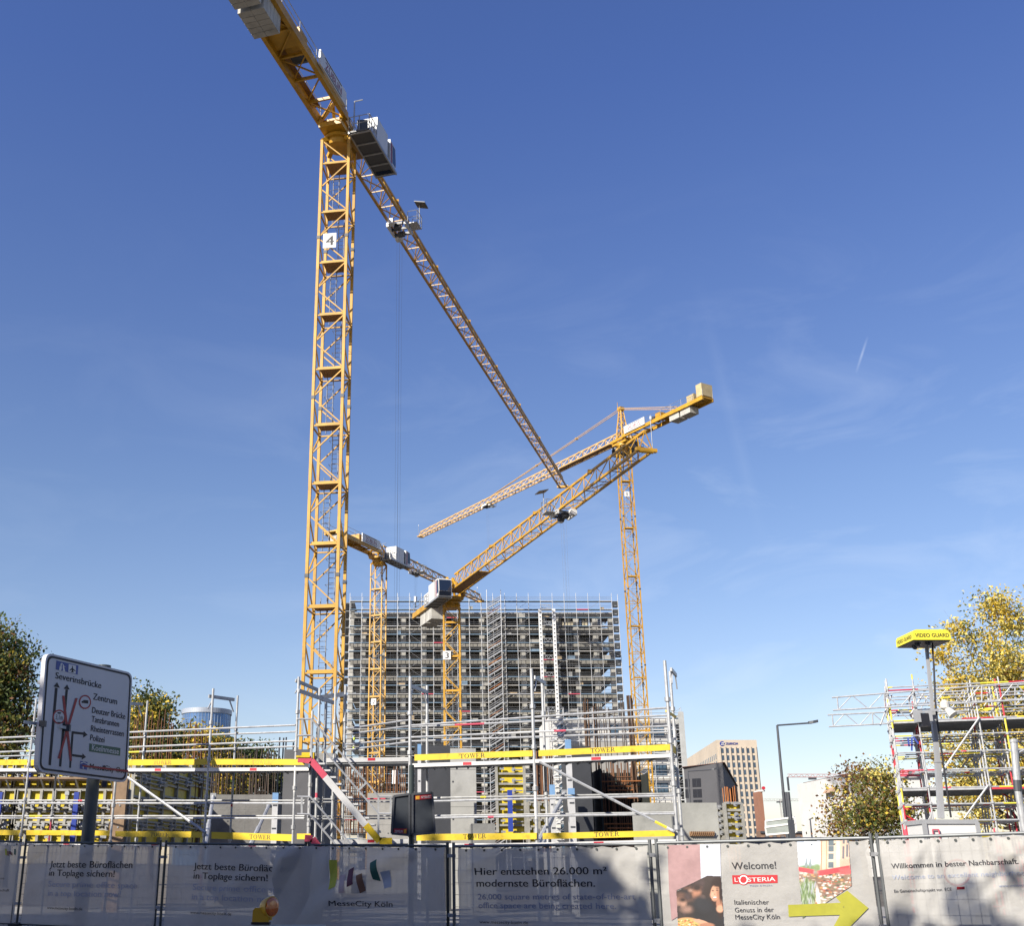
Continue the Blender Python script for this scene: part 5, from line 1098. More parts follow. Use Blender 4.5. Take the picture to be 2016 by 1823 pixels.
# ================================================================ BIG WHITE ROAD SIGN
SG = crop(90, 1700, 300, 1367)
def road_sign():
    ZL, ZR = 27.7, 30.4
    A = at(*SG(165, 170), ZL); Bq = at(*SG(1195, 420), ZR); u = V((Bq.x - A.x, Bq.y - A.y, 0)); pl = Plane(V((A.x, A.y, 0)), u); n = pl.n; Zv = V((0, 0, 1))
    TL, TR, BR, BL = [pl.hit(*SG(*q)) for q in ((148, 158), (1196, 408), (1128, 1738), (42, 1602))]
    pc = (TL + BR) / 2 - n * .35; px_ = pl.hit(*SG(915, 1000)) - n * .37
    root = thing('road_sign', 'big white direction sign with black arrows and red crossed-out lane, on a dark green pole', 'road sign', (px_.x, px_.y, 0))
    ctr = (TL + TR + BR + BL) / 4
    def rr(k, rad, e):                                       # rounded rectangle through the four corners
        cs = [ctr + (c - ctr) * k for c in (BL, BR, TR, TL)]; out = []
        for i in range(4):
            c, p, q = cs[i], cs[i - 1], cs[(i + 1) % 4]; a = c + (p - c).normalized() * rad; b = c + (q - c).normalized() * rad
            for j in range(7): t = j / 6; out.append((a * (1 - t) * (1 - t) + c * (2 * t * (1 - t)) + b * t * t) + n * e)
        return out
    m = MB(); m.prism(rr(1, .22, -.14), n * .14, 0); pn = m.build('panel', [M('sign_white', (.60, .60, .63), .35, 0, .04, .8)], root)
    f = MB(); o, i_ = rr(.965, .19, .006), rr(.932, .17, .006); k = len(o); f.add(o + i_, [(j, (j + 1) % k, k + (j + 1) % k, k + j) for j in range(k)]); f.build('border', INK, pn)
    FL = lambda mb, pts, e=.006, mi=0: flat(mb, [SG(*p) for p in pts], pl, e, mi)
    TX = lambda mb, s, a, b, h, e=.007, bold=.03: letter(mb, s, SG(*a), SG(*b), h * .188, pl, e, bold=bold)
    t = MB(); TX(t, 'Severinsbrücke', (256, 472), (810, 596), 68); TX(t, 'Zentrum', (712, 728), (1002, 790), 68); TX(t, 'Deutzer Brücke', (700, 890), (1102, 968), 64); TX(t, 'Tanzbrunnen', (694, 998), (1026, 1062), 64)
    TX(t, 'Rheinterrassen', (686, 1112), (1084, 1178), 64); TX(t, 'Polizei', (678, 1224), (850, 1252), 64); TX(t, 'MesseCity Ost', (672, 1570), (1092, 1622), 58); TX(t, '3,1m', (258, 970), (345, 978), 52, .011, .008)
    t.build('lettering', INK, pn)
    a = MB()
    FL(a, [(255, 585), (287, 590), (205, 1528), (175, 1524)]); FL(a, [(280, 520), (314, 588), (236, 572)])
    a.build('arrow', INK, pn); a = MB()
    FL(a, [(383, 605), (412, 610), (330, 1545), (302, 1540)]); FL(a, [(402, 548), (432, 610), (358, 598)])
    a.build('arrow', INK, pn); a = MB()
    FL(a, [(458, 1112), (482, 1116), (448, 1560), (426, 1556)]); FL(a, [(458, 1112), (600, 1130), (598, 1158), (456, 1142)], .0065); FL(a, [(602, 1112), (650, 1158), (594, 1192)])
    FL(a, [(462, 1390), (588, 1406), (586, 1434), (462, 1418)], .0065); FL(a, [(588, 1382), (630, 1428), (578, 1458)]); FL(a, [(832, 1530), (860, 1528), (850, 1592), (826, 1590)], .012)
    a.build('arrow', INK, pn)
    r = MB(); FL(r, [(340, 684), (368, 682), (460, 1472), (430, 1474)], .010); FL(r, [(500, 710), (528, 714), (312, 1448), (284, 1444)], .012)
    c = SG(617, 760); flat_ring(r, c, 74 * .1625, 86 * .1625, .2, pl, .008, 0); c = SG(302, 940); flat_ring(r, c, 78 * .1625, 88 * .1625, .2, pl, .0095, 0)
    FL(r, [(570, 1520), (1140, 1585), (1140, 1612), (600, 1545)], .014); r.build('red_tape', M('sign_red', (.36, .02, .025), .5, 0, .08, 3), pn)
    w = MB(); disc(w, SG(302, 940), 62 * .1625, 70 * .1625, pl, .0085, 0); disc(w, SG(617, 760), 60 * .1625, 70 * .1625, pl, .0065, 0); w.build('sign_disc', M('sign_white', (.74, .74, .76)), pn)
    k = MB(); FL(k, [(598, 735), (658, 740), (655, 780), (595, 772)], .009); FL(k, [(575, 752), (596, 742), (594, 775), (574, 768)], .009); FL(k, [(275, 882), (330, 885), (318, 905), (290, 902)], .011); FL(k, [(285, 1000), (318, 1003), (325, 1018), (278, 1014)], .011); k.build('pictogram', INK, pn)
    bl = MB(); FL(bl, [(272, 256), (538, 318), (528, 428), (264, 366)], .007, 0); FL(bl, [(560, 1472), (648, 1488), (640, 1582), (554, 1568)], .007, 0)
    FL(bl, [(420, 300), (508, 320), (504, 418), (414, 398)], .009, 1); FL(bl, [(318, 300), (338, 285), (356, 306), (378, 392), (340, 384)], .009, 1); FL(bl, [(335, 300), (345, 302), (350, 382), (338, 380)], .011, 0); FL(bl, [(330, 318), (376, 326), (376, 334), (300, 318)], .0105, 1); FL(bl, [(310, 330), (335, 312), (328, 382), (300, 376)], .009, 1)
    FL(bl, [(460, 322), (468, 322), (474, 395), (456, 392)], .011, 2); FL(bl, [(428, 372), (462, 345), (500, 380), (500, 390), (462, 368), (428, 382)], .0115, 2); FL(bl, [(446, 392), (464, 384), (482, 398), (482, 402), (446, 398)], .0118, 2)
    FL(bl, [(562, 1498), (602, 1482), (646, 1508), (646, 1518), (602, 1494), (562, 1510)], .009, 1); FL(bl, [(590, 1528), (618, 1530), (618, 1545), (600, 1545), (600, 1570), (590, 1568)], .009, 1)
    bl.build('blue_symbol', [M('sign_blue', (.025, .06, .30), .4, 0, .05, 3), WHT, INK], pn)
    gr = MB(); FL(gr, [(672, 1260), (1048, 1318), (1042, 1412), (666, 1358)], .006); gr.build('green_field', M('sign_green', (.015, .10, .06), .4, 0, .06, 3), pn)
    gt = MB(); TX(gt, 'Koelnmesse', (698, 1342), (1022, 1394), 60, .009); gt.build('green_field_lettering', WHT, pn)
    p = MB(); p.tube((px_.x, px_.y, 0), (px_.x, px_.y, TR.z + .03), .165, 20); p.tube((px_.x, px_.y, TR.z + .03), (px_.x, px_.y, TR.z + .13), .18, 20); p.build('pole', M('sign_pole_grey', (.075, .09, .095), .5, .2, .2, 2), root)
    b = MB()
    for z in (.25, .75): q = BL.lerp(TL, z) - n * .18; w_ = BR.lerp(TR, z) - n * .18; b.bar(q, w_, .08, .08)
    b.build('back_rail', GALVD, root)
    ar = MB(); q0, q1 = at(*SG(-120, 1000), ZL - .1), pl.hit(*SG(390, 1075)) + n * .06; ar.bar(q0, q1, .05, .07, 0); ar.box(q1, (.12, .12, .16), 1); ar.box(pl.hit(*SG(80, 1025)) + n * .08, (.14, .14, .14), 1); ar.build('cross_bar', [GALV, DGR], root)
road_sign()
# ================================================================ RIGHT SIDE
J = crop(2200, 1750, 522, 1866); H1 = crop(1780, 1900, 400, 2016); H2 = crop(2050, 1900, 350, 1772); K = crop(2350, 1540, 372, 1884)
def birdcage():
    Z0 = 36.0; rng = random.Random(41); root = thing('scaffold_tower', 'birdcage scaffold tower with red and yellow tube ends and lattice girders, at the right', 'scaffold', (at(1880, 1690, Z0).x, Z0 + 1.5, 0))
    mats = [GALV, RED, TYEL, DECKW, PINK]; u = V((.94, -.34, 0)).normalized(); d = V((.34, .94, 0)).normalized(); Zv = V((0, 0, 1)); O = at(1767, 1500, Z0); O.z = 0
    pls = lambda b: Plane(O + d * b, u)
    az = [(pls(0).hit(x, 1500) - O).dot(u) for x in (1767, 1820, 1941, 1993)]; az += [az[-1] + 1.6]; rows = [0, .75, 1.6, 2.4, 3.15]; W = lambda a, b, z: O + u * a + d * b + Zv * z
    zz = lambda y: pls(0).hit(1767, y).z; ztop = zz(1345)
    for r_, b in enumerate(rows):
        for i, a in enumerate(az):
            m = MB(); h = ztop + rng.choice((-.25, .05, .25, .15)) - .06 * r_; z = 0
            while z < h:
                l = rng.choice((.5, .5, .75, 1.0)); c = rng.choice((0, 0, 0, 1, 4)) if z < 2.2 else rng.choice((0, 0, 0, 0, 0, 2, 1)); m.tube(W(a, b, z), W(a, b, min(h, z + l)), .026, 7, c, caps=False); z += l
            for k in range(int(h / .5)): m.tube(W(a, b, .5 * k + .2), W(a, b, .5 * k + .26), .055, 8, 0)
            m.build('standard', mats, root)
    for y in (1353, 1387, 1420, 1450, 1483, 1518, 1553, 1585, 1617, 1648):
        z = zz(y)
        for r_, b in enumerate(rows):
            if rng.random() < .12 and r_: continue
            m = MB(); m.btube(W(az[0], b, z), W(az[-1], b, z), .024, rng, 6, (1, 2, 2, 4, 1), .5); m.build('ledger', mats, root)
        for a in az:
            if rng.random() < .3: continue
            m = MB(); m.btube(W(a, 0, z - .04), W(a, rows[-1], z - .04), .024, rng, 6, (1, 2, 4), .5); m.build('transom', mats, root)
    for y in (1421, 1554):
        z = zz(y)
        for i in range(4):
            m = MB(); w_ = az[i + 1] - az[i] - .08; P = W(az[i] + .04, .03, z)
            m.obox(P - Zv * .05, u * w_, d * 2.3, Zv * .05, 0); m.obox(P - d * .04 - Zv * .06, u * w_, d * .035, Zv * .07, rng.choice((1, 1, 1, 2)))
            for q in range(5): m.obox(P + d * (.15 + q * .5) - Zv * .13, u * w_, d * .04, Zv * .05, 0)
            m.build('scaffold_deck', [DECK, GALV, RED, TYEL], root)
    for a, b, off in (((1085, 1080), (1440, 565), -.08), ((1300, 1520), (1525, 1210), -.08), ((780, 550), (905, 345), .8), ((1085, 800), (1190, 650), 2.4), ((500, 640), (610, 345), .6), ((1480, 760), (1260, 1060), 2.4), ((990, 1240), (1130, 1060), 2.4), ((1600, 900), (1760, 640), 2.4)):
        m = MB(); pl = pls(off); m.btube(pl.hit(*J(*a)), pl.hit(*J(*b)), .028, rng, 6, (1, 3, 4), .35); m.build('diagonal_brace', mats, root)
    for i in range(16):
        a0, a1 = rng.sample(range(len(az)), 2); b = rng.choice(rows); z = rng.choice((.4, 1.4, 2.4, 3.4, 4.4)); m = MB(); m.btube(W(az[a0], b + .05, z), W(az[min(len(az) - 1, max(0, a0 + (1 if a1 > a0 else -1)))], b + .05, z + rng.choice((.5, 1.0, 1.5))), .024, rng, 6, (1, 2, 4), .4); m.build('diagonal_brace', mats, root)
    for i in range(14):
        a = rng.uniform(0, az[-1] - 1); b = rng.uniform(0, 3.1); z = rng.choice((.25, .9, 1.7, 2.3, 3.1, 3.6)); m = MB(); m.btube(W(a, b, z), W(a + rng.uniform(.8, 2.0), b, z), .024, rng, 6, (1, 2, 4), .5); m.build('ledger', mats, root)
    def girder(tl, tr, bl, br_, off, npan):
        m = MB(); pl = pls(off); P = [pl.hit(*J(*q)) for q in (tl, tr, bl, br_)]; m.btube(P[0], P[1], .026, rng, 7, (2, 0), .2); m.btube(P[2], P[3], .026, rng, 7, (2, 0), .2)
        for i in range(npan):
            a, b = (i + .35) / npan, (i + 1.25) / npan
            top = lambda f: P[0].lerp(P[1], min(1, f)); bot = lambda f: P[2].lerp(P[3], min(1, f))
            if i % 3 == 0: m.tube(top(a), bot(a), .024, 6, 0)
            if i % 2: m.tube(top(a), bot(b), .016, 6, 0)
            else: m.tube(bot(a), top(b), .016, 6, 0)
        m.build('lattice_girder', mats, root)
    girder((40, 375), (2050, 215), (50, 495), (2050, 385), -.12, 13); girder((0, 540), (900, 498), (10, 652), (900, 605), 2.3, 7); girder((780, 345), (2050, 260), (790, 560), (2050, 420), 2.6, 8)
    m = MB(); pl = pls(.4)
    for q, w in (((762, 755), (775, 840)), ((800, 755), (800, 880)), ((815, 750), (862, 815))): m.bar(pl.hit(*J(*q)), pl.hit(*J(*w)), .05, .05)
    m.build('blue_strap', BLU, root)
birdcage()
def video_mast():
    Z = 25.0; YB = M('signal_yellow', (.83, .72, .06), .45, 0, .05, 2); LG = M('light_grey_steel', (.42, .43, .44), .45, .2, .12, 2)
    bx = thing('equipment_box', 'white equipment cabinet with grey rim behind the right fence, carrying the camera mast', 'cabinet', (at(1860, 1690, Z).x, Z + .6, 0)); Zv = V((0, 0, 1))
    A = at(1820, 1630, Z); Bp = at(1925, 1630, Z - .02); u = V((Bp.x - A.x, 0, 0)); zt = at(1870, 1615, Z).z; C = at(1786, 1630, Z + 1.15); A0 = V((A.x, Z, .25)); d = V((C.x - A.x, C.y - Z, 0))
    m = MB(); m.prism([A0, A0 + u, A0 + u + d, A0 + d], Zv * (zt - .33), 0); m.build('body', WHT, bx)
    r = MB(); r.prism([A0 + V((-.03, -.03, zt - .33)), A0 + u + V((.03, -.03, zt - .33)), A0 + u + d + V((.03, .03, zt - .33)), A0 + d + V((-.03, .03, zt - .33))], Zv * .09)
    for p in (A0, A0 + u): r.bar(p + V((0, -.02, 0)), p + V((0, -.02, zt - .3)), .09, .04)
    r.build('rim', LG, bx)
    h = MB(); q = at(1836, 1634, Z - .04); h.path([q - Zv * .2, q, q + V((.13, 0, 0)), q + V((.13, 0, -.2))], .014, 6); h.build('handle', PINK, bx)
    t = MB(); pl = Plane(V((A.x, Z, 0)), V((1, 0, 0))); letter(t, 'VIDEO', F6(760, 655), F6(880, 660), 12, pl, .01, bold=.01); letter(t, 'GUARD', F6(760, 790), F6(880, 795), 12, pl, .01, bold=.01); t.build('lettering', INK, bx)
    rd = MB(); c = F6(1255, 600); flat_ring(rd, c, 27, 27, .14, pl, .01, 0); rd.build('red_ring', RED, bx)
    w = MB(); w.box(tuple(A0 + u * .5 + d * .5 + V((0, 0, -.1))), (1.3, 1.2, .3)); w.build('base_frame', DGR, bx)
    mast = thing('camera_mast', 'grey telescopic mast with boxy yellow camera housing on top and black cable', 'camera mast', (at(1853, 1612, Z + .5).x, Z + .5, 0)); Zm = Z + .5
    p = MB(); b0 = at(1853, 1612, Zm); b1 = at(1846, 1500, Zm); b2 = at(1838, 1420, Zm); b3 = at(1824, 1272, Zm); 
    p.bar(b0, b1, .11, .11, 0, V((0, 1, 0))); p.bar(b1, b2, .095, .095, 0, V((0, 1, 0))); p.bar(b2 - Zv * .05, b2 + Zv * .25, .13, .13, 0, V((0, 1, 0))); p.bar(b2, b3, .062, .062, 0, V((0, 1, 0))); p.bar(b1 - Zv * .02, b1 + Zv * .02, .13, .13, 0, V((0, 1, 0))); p.build('mast', LG, mast)
    hb = MB(); Zh = Zm - .45; P = [at(*q, Zh) for q in ((1798, 1260), (1873, 1258.5), (1869, 1238.5), (1799.5, 1239.5))]
    x0, x1 = P[0].x, P[1].x; z0, z1 = P[0].z, P[3].z; dp = .95; c_ = .05
    prof = [(x0, z0), (x1, z0), (x1 - .01, z1 - .08), (x1 - .05, z1 - .02), (x1 - .1, z1), (x0 + .1, z1), (x0 + .04, z1 - .02), (x0 + .01, z1 - .08)]
    hb.prism([(x, Zh, z) for x, z in prof], (0, dp, 0)); ho = hb.build('camera_housing', YB, mast)
    un = MB(); un.obox((x0 + .02, Zh + .02, z0 - .02), (x1 - x0 - .04, 0, 0), (0, dp - .04, 0), (0, 0, .018)); 
    un.build('underside', BLK, ho); dm = MB()
    for (x, y) in ((x0 + .22, Zh + .3), (x0 + .42, Zh + .2), (x0 + .3, Zh + .65)): dm.lathe((x, y, z0 - .1), [(.03, 0), (.06, .03), (.07, .09)], 12)
    dm.build('camera_dome', GLS, ho)
    t = MB(); pl = Plane(V((x0, Zh, 0)), V((1, 0, 0))); letter(t, 'VIDEO GUARD', K(420, 780), K(876, 777), 7.2, pl, .004, bold=.03); ps = Plane(V((x0, Zh, 0)), V((0, 1, 0))); ps.n = V((-1, 0, 0))
    vs, fs = text_mesh('VIDEO GUARD'); xa = min(v.x for v in vs); xb = max(v.x for v in vs); k = .8 / (xb - xa); t.add([(x0 - .006, Zh + .87 - (v.x - xa) * k, z0 + .05 + v.y * .12) for v in vs], fs); t.build('lettering', INK, ho)
    cb = MB(); cb.path([at(*q, Zm - .12) for q in (K(650, 815), K(655, 960), K(672, 1200), K(690, 1640), J(1045, 620), J(1085, 900), J(1140, 1300), J(1172, 1515))], .022, 8); cb.build('cable', BLK, mast)
    e = MB(); a, b = at(*J(865, 515), Zm - .2), at(*J(1050, 492), Zm - .2); e.bar(a, b, .05, .05, 0); e.build('cross_arm', LG, mast)
    c = MB()
    for (q, w_, h_) in ((J(850, 555), .08, .26), (J(912, 590), .17, .28), (J(963, 555), .07, .22)): o = at(*q, Zm - .3); c.box(o, (w_, .2, h_), 0 if w_ > .1 else 1)
    c.build('infrared_lamp', [BLK, LG], mast)
    s = MB(); o = at(*J(1112, 440), Zm - .15); s.lathe(o - V((0, 0, .1)), [(.05, -.02), (.10, .02), (.10, .14), (.04, .2)], 12); s.tube(o + V((0, 0, -.05)), o + V((.1, -.12, -.25)), .05, 10, 0, .11); s.bar(b, o, .03, .03); s.build('horn_speaker', M('off_white_plastic', (.62, .60, .55), .5, 0, .08, 4), mast)
video_mast()
m = MB(); a, b = at(2008, 1600, 22), at(1996, 1462, 22); mid = a.lerp(b, .30); m.tube(V((a.x + .02, 22, 0)), mid, .062, 12, 0); m.tube(mid, mid.lerp(b, .22), .075, 12, 1); m.tube(mid.lerp(b, .22), b, .066, 12, 0); m.tube(b, b + V((0, 0, .06)), .078, 12, 0)
m.tube(mid.lerp(b, .75), mid.lerp(b, .75) + V((.5, 0, .22)), .02, 6, 0)
tag(m.build('steel_post', [GALV, DGR], base=(a.x, 22, 0)), 'stout grey steel tube post with black sleeve at the right picture edge', 'post')
def street_lamp(label, base, elbow, arm, head, Z, r, zoff=0):
    e = at(*elbow, Z); root = thing('street_lamp', label, 'street lamp', (e.x, Z, 0), 'street lamps'); m = MB(); b = at(*base, Z); m.tube((b.x, Z, 0), e, r * 1.35, 10, 0, r * .8); m.tube((b.x, Z, 0), (b.x, Z, .9), r * 1.6, 10); m.build('post', M('lamp_grey_paint', (.09, .095, .105), .45, .2, .1, 2), root)
    a = at(*arm, Z); h = at(*head, Z); m = MB(); m.tube(e, a, r * .6, 8); m.build('arm', M('lamp_grey_paint', (.09, .095, .105)), root)
    m = MB(); d = h - a; s = V((0, .16, 0)); u = V((0, 0, 1)); m.prism([a - s * .5 - u * .03, a + s * .5 - u * .03, a.lerp(h, .35) + s - u * .03, h.lerp(a, .1) + s * .8, h, h.lerp(a, .1) - s * .8, a.lerp(h, .35) - s - u * .03], u * .1); m.build('lamp_head', M('lamp_grey_paint', (.09, .095, .105)), root)
street_lamp('tall dark street lamp with flat arm pointing right, carrying the backs of two signs', (1549, 1655), (1530, 1428.5), (1592, 1424), (1611, 1422.5), 48, .058)
street_lamp('grey street lamp in front of the dark grey building', H1(265, 1160), H1(242, 762), H1(560, 740), H1(640, 733), 78, .055)
street_lamp('tiny distant street lamp right of the sign backs', H2(540, 1640), H2(524, 1408), H2(535, 1405), H2(552, 1404), 130, .09)
def sign_backs():
    Z = 46.5; root = thing('direction_signs', 'two stacked direction signs seen from their grey-green backs, on the tall street lamp', 'road sign', (at(1548, 1690, Z).x, Z, 0)); bk = M('sign_back_grey', (.34, .37, .34), .5, .3, .1, 2)
    for q in (((1285, 1428), (1672, 1376), (1682, 1458), (1286, 1508)), ((1282, 1512), (1690, 1462), (1698, 1578), (1298, 1614))):
        ps = [at(*H1(*p), Z + (-1.0 if i in (1, 2) else .2)) for i, p in enumerate(q)]; m = MB(); n = V((.05, -.03, 0)); m.prism([ps[3], ps[2], ps[1], ps[0]], V((0, .03, 0)), 0)
        for i in range(4): m.bar(ps[i], ps[(i + 1) % 4], .06, .06, 1)
        m.build('sign_board', [bk, WHT], root)
    m = MB(); 
    for x, yt in ((1547, 1558), (1552, 1560)): a = at(x, 1610, Z + .9); m.tube((a.x, a.y, 0), (a.x, a.y, at(x, yt, Z + .9).z), .06, 8)
    m.build('post', DGR, root)
sign_backs()
m = MB(); Z = 44; a = at(1555, 1600, Z); m.tube((a.x, Z, 0), (a.x, Z, at(1553, 1560, Z).z), .08, 8, 0); b = at(1553.5, 1560, Z); m.box((b.x, Z, b.z + .3), (.05, .1, .5), 0); m.box((b.x - .05, Z, b.z - 1.4), (.18, .2, .8), 0)
tag(m.build('signal_post', [DGR], base=(a.x, Z, 0)), 'dark slim signal post just right of the tall street lamp', 'post')
def insurance_tower():
    Z = 560; A = at(*H1(625, 340), Z); B_ = at(*H1(1163, 340), Z); zt = A.z; C = at(*H1(178, 512), 680); C.z = 0; A0, B0 = V((A.x, Z, 0)), V((B_.x, Z, 0)); Zv = V((0, 0, 1))
    root = thing('office_tower', 'beige office high-rise with blue lettering at its top and regular window grid, far right', 'building', ((A.x + B_.x) / 2, Z + 20, 0)); st = M('beige_stone', (.54, .46, .36), .8, 0, .08, .08)
    m = MB(); d = V((C.x - A.x, C.y - Z, 0)); m.prism([A0, B0, B0 + d, A0 + d], Zv * zt); m.build('wall', st, root)
    W = B0 - A0; wd = W.length; u = W.normalized(); px = wd / (1163 - 625)
    p = MB()
    for i in range(8): x = (660 - 625 + i * 68.4 - 10) * px; p.obox(A0 + u * (x - .25) - V((0, .45, 0)), u * 1.0, V((0, .45, 0)), Zv * (zt - 3.2))
    p.build('pier', st, root)
    gl = M('office_glass', (.07, .10, .14), .08, .2, .35, .25); rh = (1222 - 480) / 8 * px
    for k in range(17):
        zc = zt - (480 - 340) * px - k * rh
        if zc < 2: break
        for i in range(7):
            if k * 7 + i >= 98: break
            w = MB(); x = (675 - 625 + i * 68.4) * px; w.obox(A0 + u * x - V((0, .12, 0)) + Zv * (zc - rh * .34), u * (45 * px), V((0, .1, 0)), Zv * (rh * .68)); w.build('window', gl, root)
    sl_ = MB(); du = d.normalized(); dl = d.length; nn = V((-1, 0, 0)); nn = V((du.y, -du.x, 0)); nn = nn if nn.x < 0 else -nn
    for k in range(12):
        zc = zt - 7.5 - k * rh * 1.06
        for i in range(19): sl_.obox(A0 + du * (4 + i * (dl - 12) / 19) + nn * .02 + Zv * (zc - 1.2), du * 1.7, nn * .1, Zv * (2.6 if k else 2.4))
    sl_.build('side_windows', gl, root)
    pl = Plane(A0, u); t = MB(); letter(t, 'ZURICH', H1(748, 405), H1(902, 405), 30 * .147, pl, .2, bold=.25); disc(t, H1(702, 390), 33 * .147, 33 * .147, pl, .2, 0); t.build('lettering', M('corporate_blue', (.02, .04, .25), .4, 0, 0), root)
    t = MB(); letter(t, 'Z', H1(684, 408), H1(720, 408), 36 * .147, pl, .35, bold=.3); t.build('logo_letter', WHT, root)
insurance_tower()
def grey_building():
    A = at(*H1(185, 672), 102); B_ = at(*H1(706, 646), 97); C = at(*H1(890, 895), 128); zt = B_.z; Zv = V((0, 0, 1)); A0, B0, C0 = [V((p.x, p.y, 0)) for p in (A, B_, C)]
    root = thing('grey_building', 'dark grey cubic building with square black windows, right of the scaffold end', 'building', ((A0 + C0) / 2).to_tuple()); w = M('dark_grey_render', (.085, .085, .092), .85, 0, .12, .3)
    m = MB(); m.prism([A0, B0, C0, A0 + (C0 - B0)], Zv * zt); m.build('wall', w, root)
    r = MB(); r.prism([A0 + V((-.2, -.2, zt)), B0 + V((.15, -.2, zt)), C0 + V((.2, .1, zt)), A0 + (C0 - B0) + V((-.2, .1, zt))], Zv * .05); r.build('roof_edge', M('rust_brown_trim', (.12, .06, .05), .7, 0, .1, 1), root)
    pl = Plane(A0, B0 - A0)
    for q in (((205, 865), (268, 863), (270, 972), (208, 974)), ((303, 860), (418, 855), (424, 970), (308, 974)), ((210, 1005), (275, 1003), (280, 1118), (214, 1120)), ((313, 1003), (430, 998), (436, 1112), (318, 1116)), ((320, 1146), (436, 1142), (440, 1250), (324, 1254))):
        m = MB(); m.add([pl.off(pl.hit(*H1(*p)), .02) for p in q], [(0, 1, 2, 3)]); m.add([pl.off(pl.hit(*H1(*p)), .03) for p in (((q[0][0] + q[1][0]) / 2 - 2, q[0][1]), ((q[0][0] + q[1][0]) / 2 + 2, q[0][1]), ((q[2][0] + q[3][0]) / 2 + 2, q[2][1]), ((q[2][0] + q[3][0]) / 2 - 2, q[2][1]))], [(0, 1, 2, 3)], 1); m.build('window', [BLK, DGR], root)
grey_building()
m = MB(); Z = 480; px_box(m, 1497.5, 1559, 1505.5, 1655, Z, 8, 0, True); px_box(m, 1497, 1555.5, 1506, 1559, Z - .5, 9, 1); c = at(1501, 1552.5, Z); 
o = tag(m.build('brick_tower', [M('red_brown_brick', (.28, .13, .08), .85, 0, .2, .1), WHT], base=(c.x, Z, 0)), 'slim red-brown brick tower with round red emblem, beside the beige high-rise', 'tower'); m = MB(); m.tube((c.x, Z - 2, c.z), (c.x, Z - 1, c.z), .65, 16); m.build('emblem', RED, o)
m = MB(); px_box(m, 1448.5, 1551, 1456, 1650, 110, 5, 0, True); tag(m.build('pillar', M('tan_cladding', (.45, .30, .20), .8, 0, .1, .5), base=(at(1452, 1690, 110).x, 110, 0)), 'tan clad pillar block at the back corner of the dark grey building', 'building')
m = MB(); px_box(m, 1497, 1637, 1760, 1660, 170, 2, 0, True); a, b = at(1497, 1640, 170), at(1760, 1640, 170)
for i in range(34): m.obox((a.x + (b.x - a.x) * i / 34, 169.7, .2), (.5, 0, 0), (0, .29, 0), (0, 0, a.z - .6), 1 + i % 2)
m.obox((a.x, 169.8, a.z - .1), (b.x - a.x, 0, 0), (0, 2.4, 0), (0, 0, .3), 3)
tag(m.build('noise_barrier', [M('barrier_brown', (.20, .12, .08), .85, 0, .2, .3), M('barrier_tan', (.30, .19, .12), .85, 0, .2, .3), M('barrier_grey', (.16, .15, .15), .85, 0, .2, .3), DGR], base=((a.x + b.x) / 2, 170, 0)), 'long low brown ribbed barrier on the horizon right of the sign backs', 'barrier wall')
m = MB(); px_box(m, 1460, 1649, 1700, 1668, 120, 14, 0, True); tag(m.build('low_roof', M('blue_grey_roof', (.10, .12, .16), .6, 0, .15, .2), base=(at(1580, 1690, 120).x, 120, 0)), 'low blue-grey flat roof just above the restaurant banner', 'roof')
def white_block():
    Z = 140; root = thing('white_house', 'white building mostly hidden behind the green tree at the right', 'building', (at(1740, 1690, Z).x, Z, 0)); m = MB(); px_box(m, 1649, 1530, 1840, 1660, Z, 14, 0, True); m.build('wall', M('white_render', (.66, .65, .62)), root)
    r = MB(); px_box(r, 1660, 1525, 1842, 1530, Z - .4, 15); r.build('roof', M('rust_brown_trim', (.12, .06, .05)), root); c = MB(); P = [at(*H2(*q), Z) for q in ((800, 1048), (892, 1030), (892, 930))]; c.prism(P, (0, 3, 0)); c.build('canopy', M('tan_cladding', (.45, .30, .20)), root)
    w = MB()
    for x in (1662, 1690, 1718):
        for y in (1550, 1580, 1610): px_box(w, x, y, x + 8, y + 14, Z - .06, .05)
    w.build('windows', GLS, root)
white_block()
def far_crane(label, x0, x1, y, xm, Z, col):
    a, b = at(x0, y, Z), at(x1, y, Z); b.z = a.z; root = thing('distant_crane', label, 'crane', (at(xm, y, Z).x, Z, 0), 'distant cranes'); u = (b - a); Ln = u.length; u.normalize(); m = MB(); jib_lattice(m, a, u, V((0, 1, 0)), a.z, Ln, 1.4, 1.5, .24, .10, 3.0, 0, 1.0); m.build('jib', col, root)
    k = MB(); zigzag_mast(k, V((at(xm, y, Z).x, Z, 0)), 0, a.z + 1.5, 2, 0, .3, .14, 3); k.build('mast', col, root); t = MB(); q = a.lerp(b, .22); t.box(q - V((0, 0, .8)), (4, 1.5, 1)); t.build('trolley', DGR, root)
far_crane('distant pale red crane jib above the white building, far right', 1551, 1770, 1530.5, 1764, 620, M('pale_red_paint', (.42, .20, .18), .6, 0, .2, .1))
far_crane('tiny distant crane with low jib behind the tall street lamp', 1504, 1640, 1577.5, 1538, 900, M('haze_grey_paint', (.40, .38, .36), .6, 0, .2, .1))
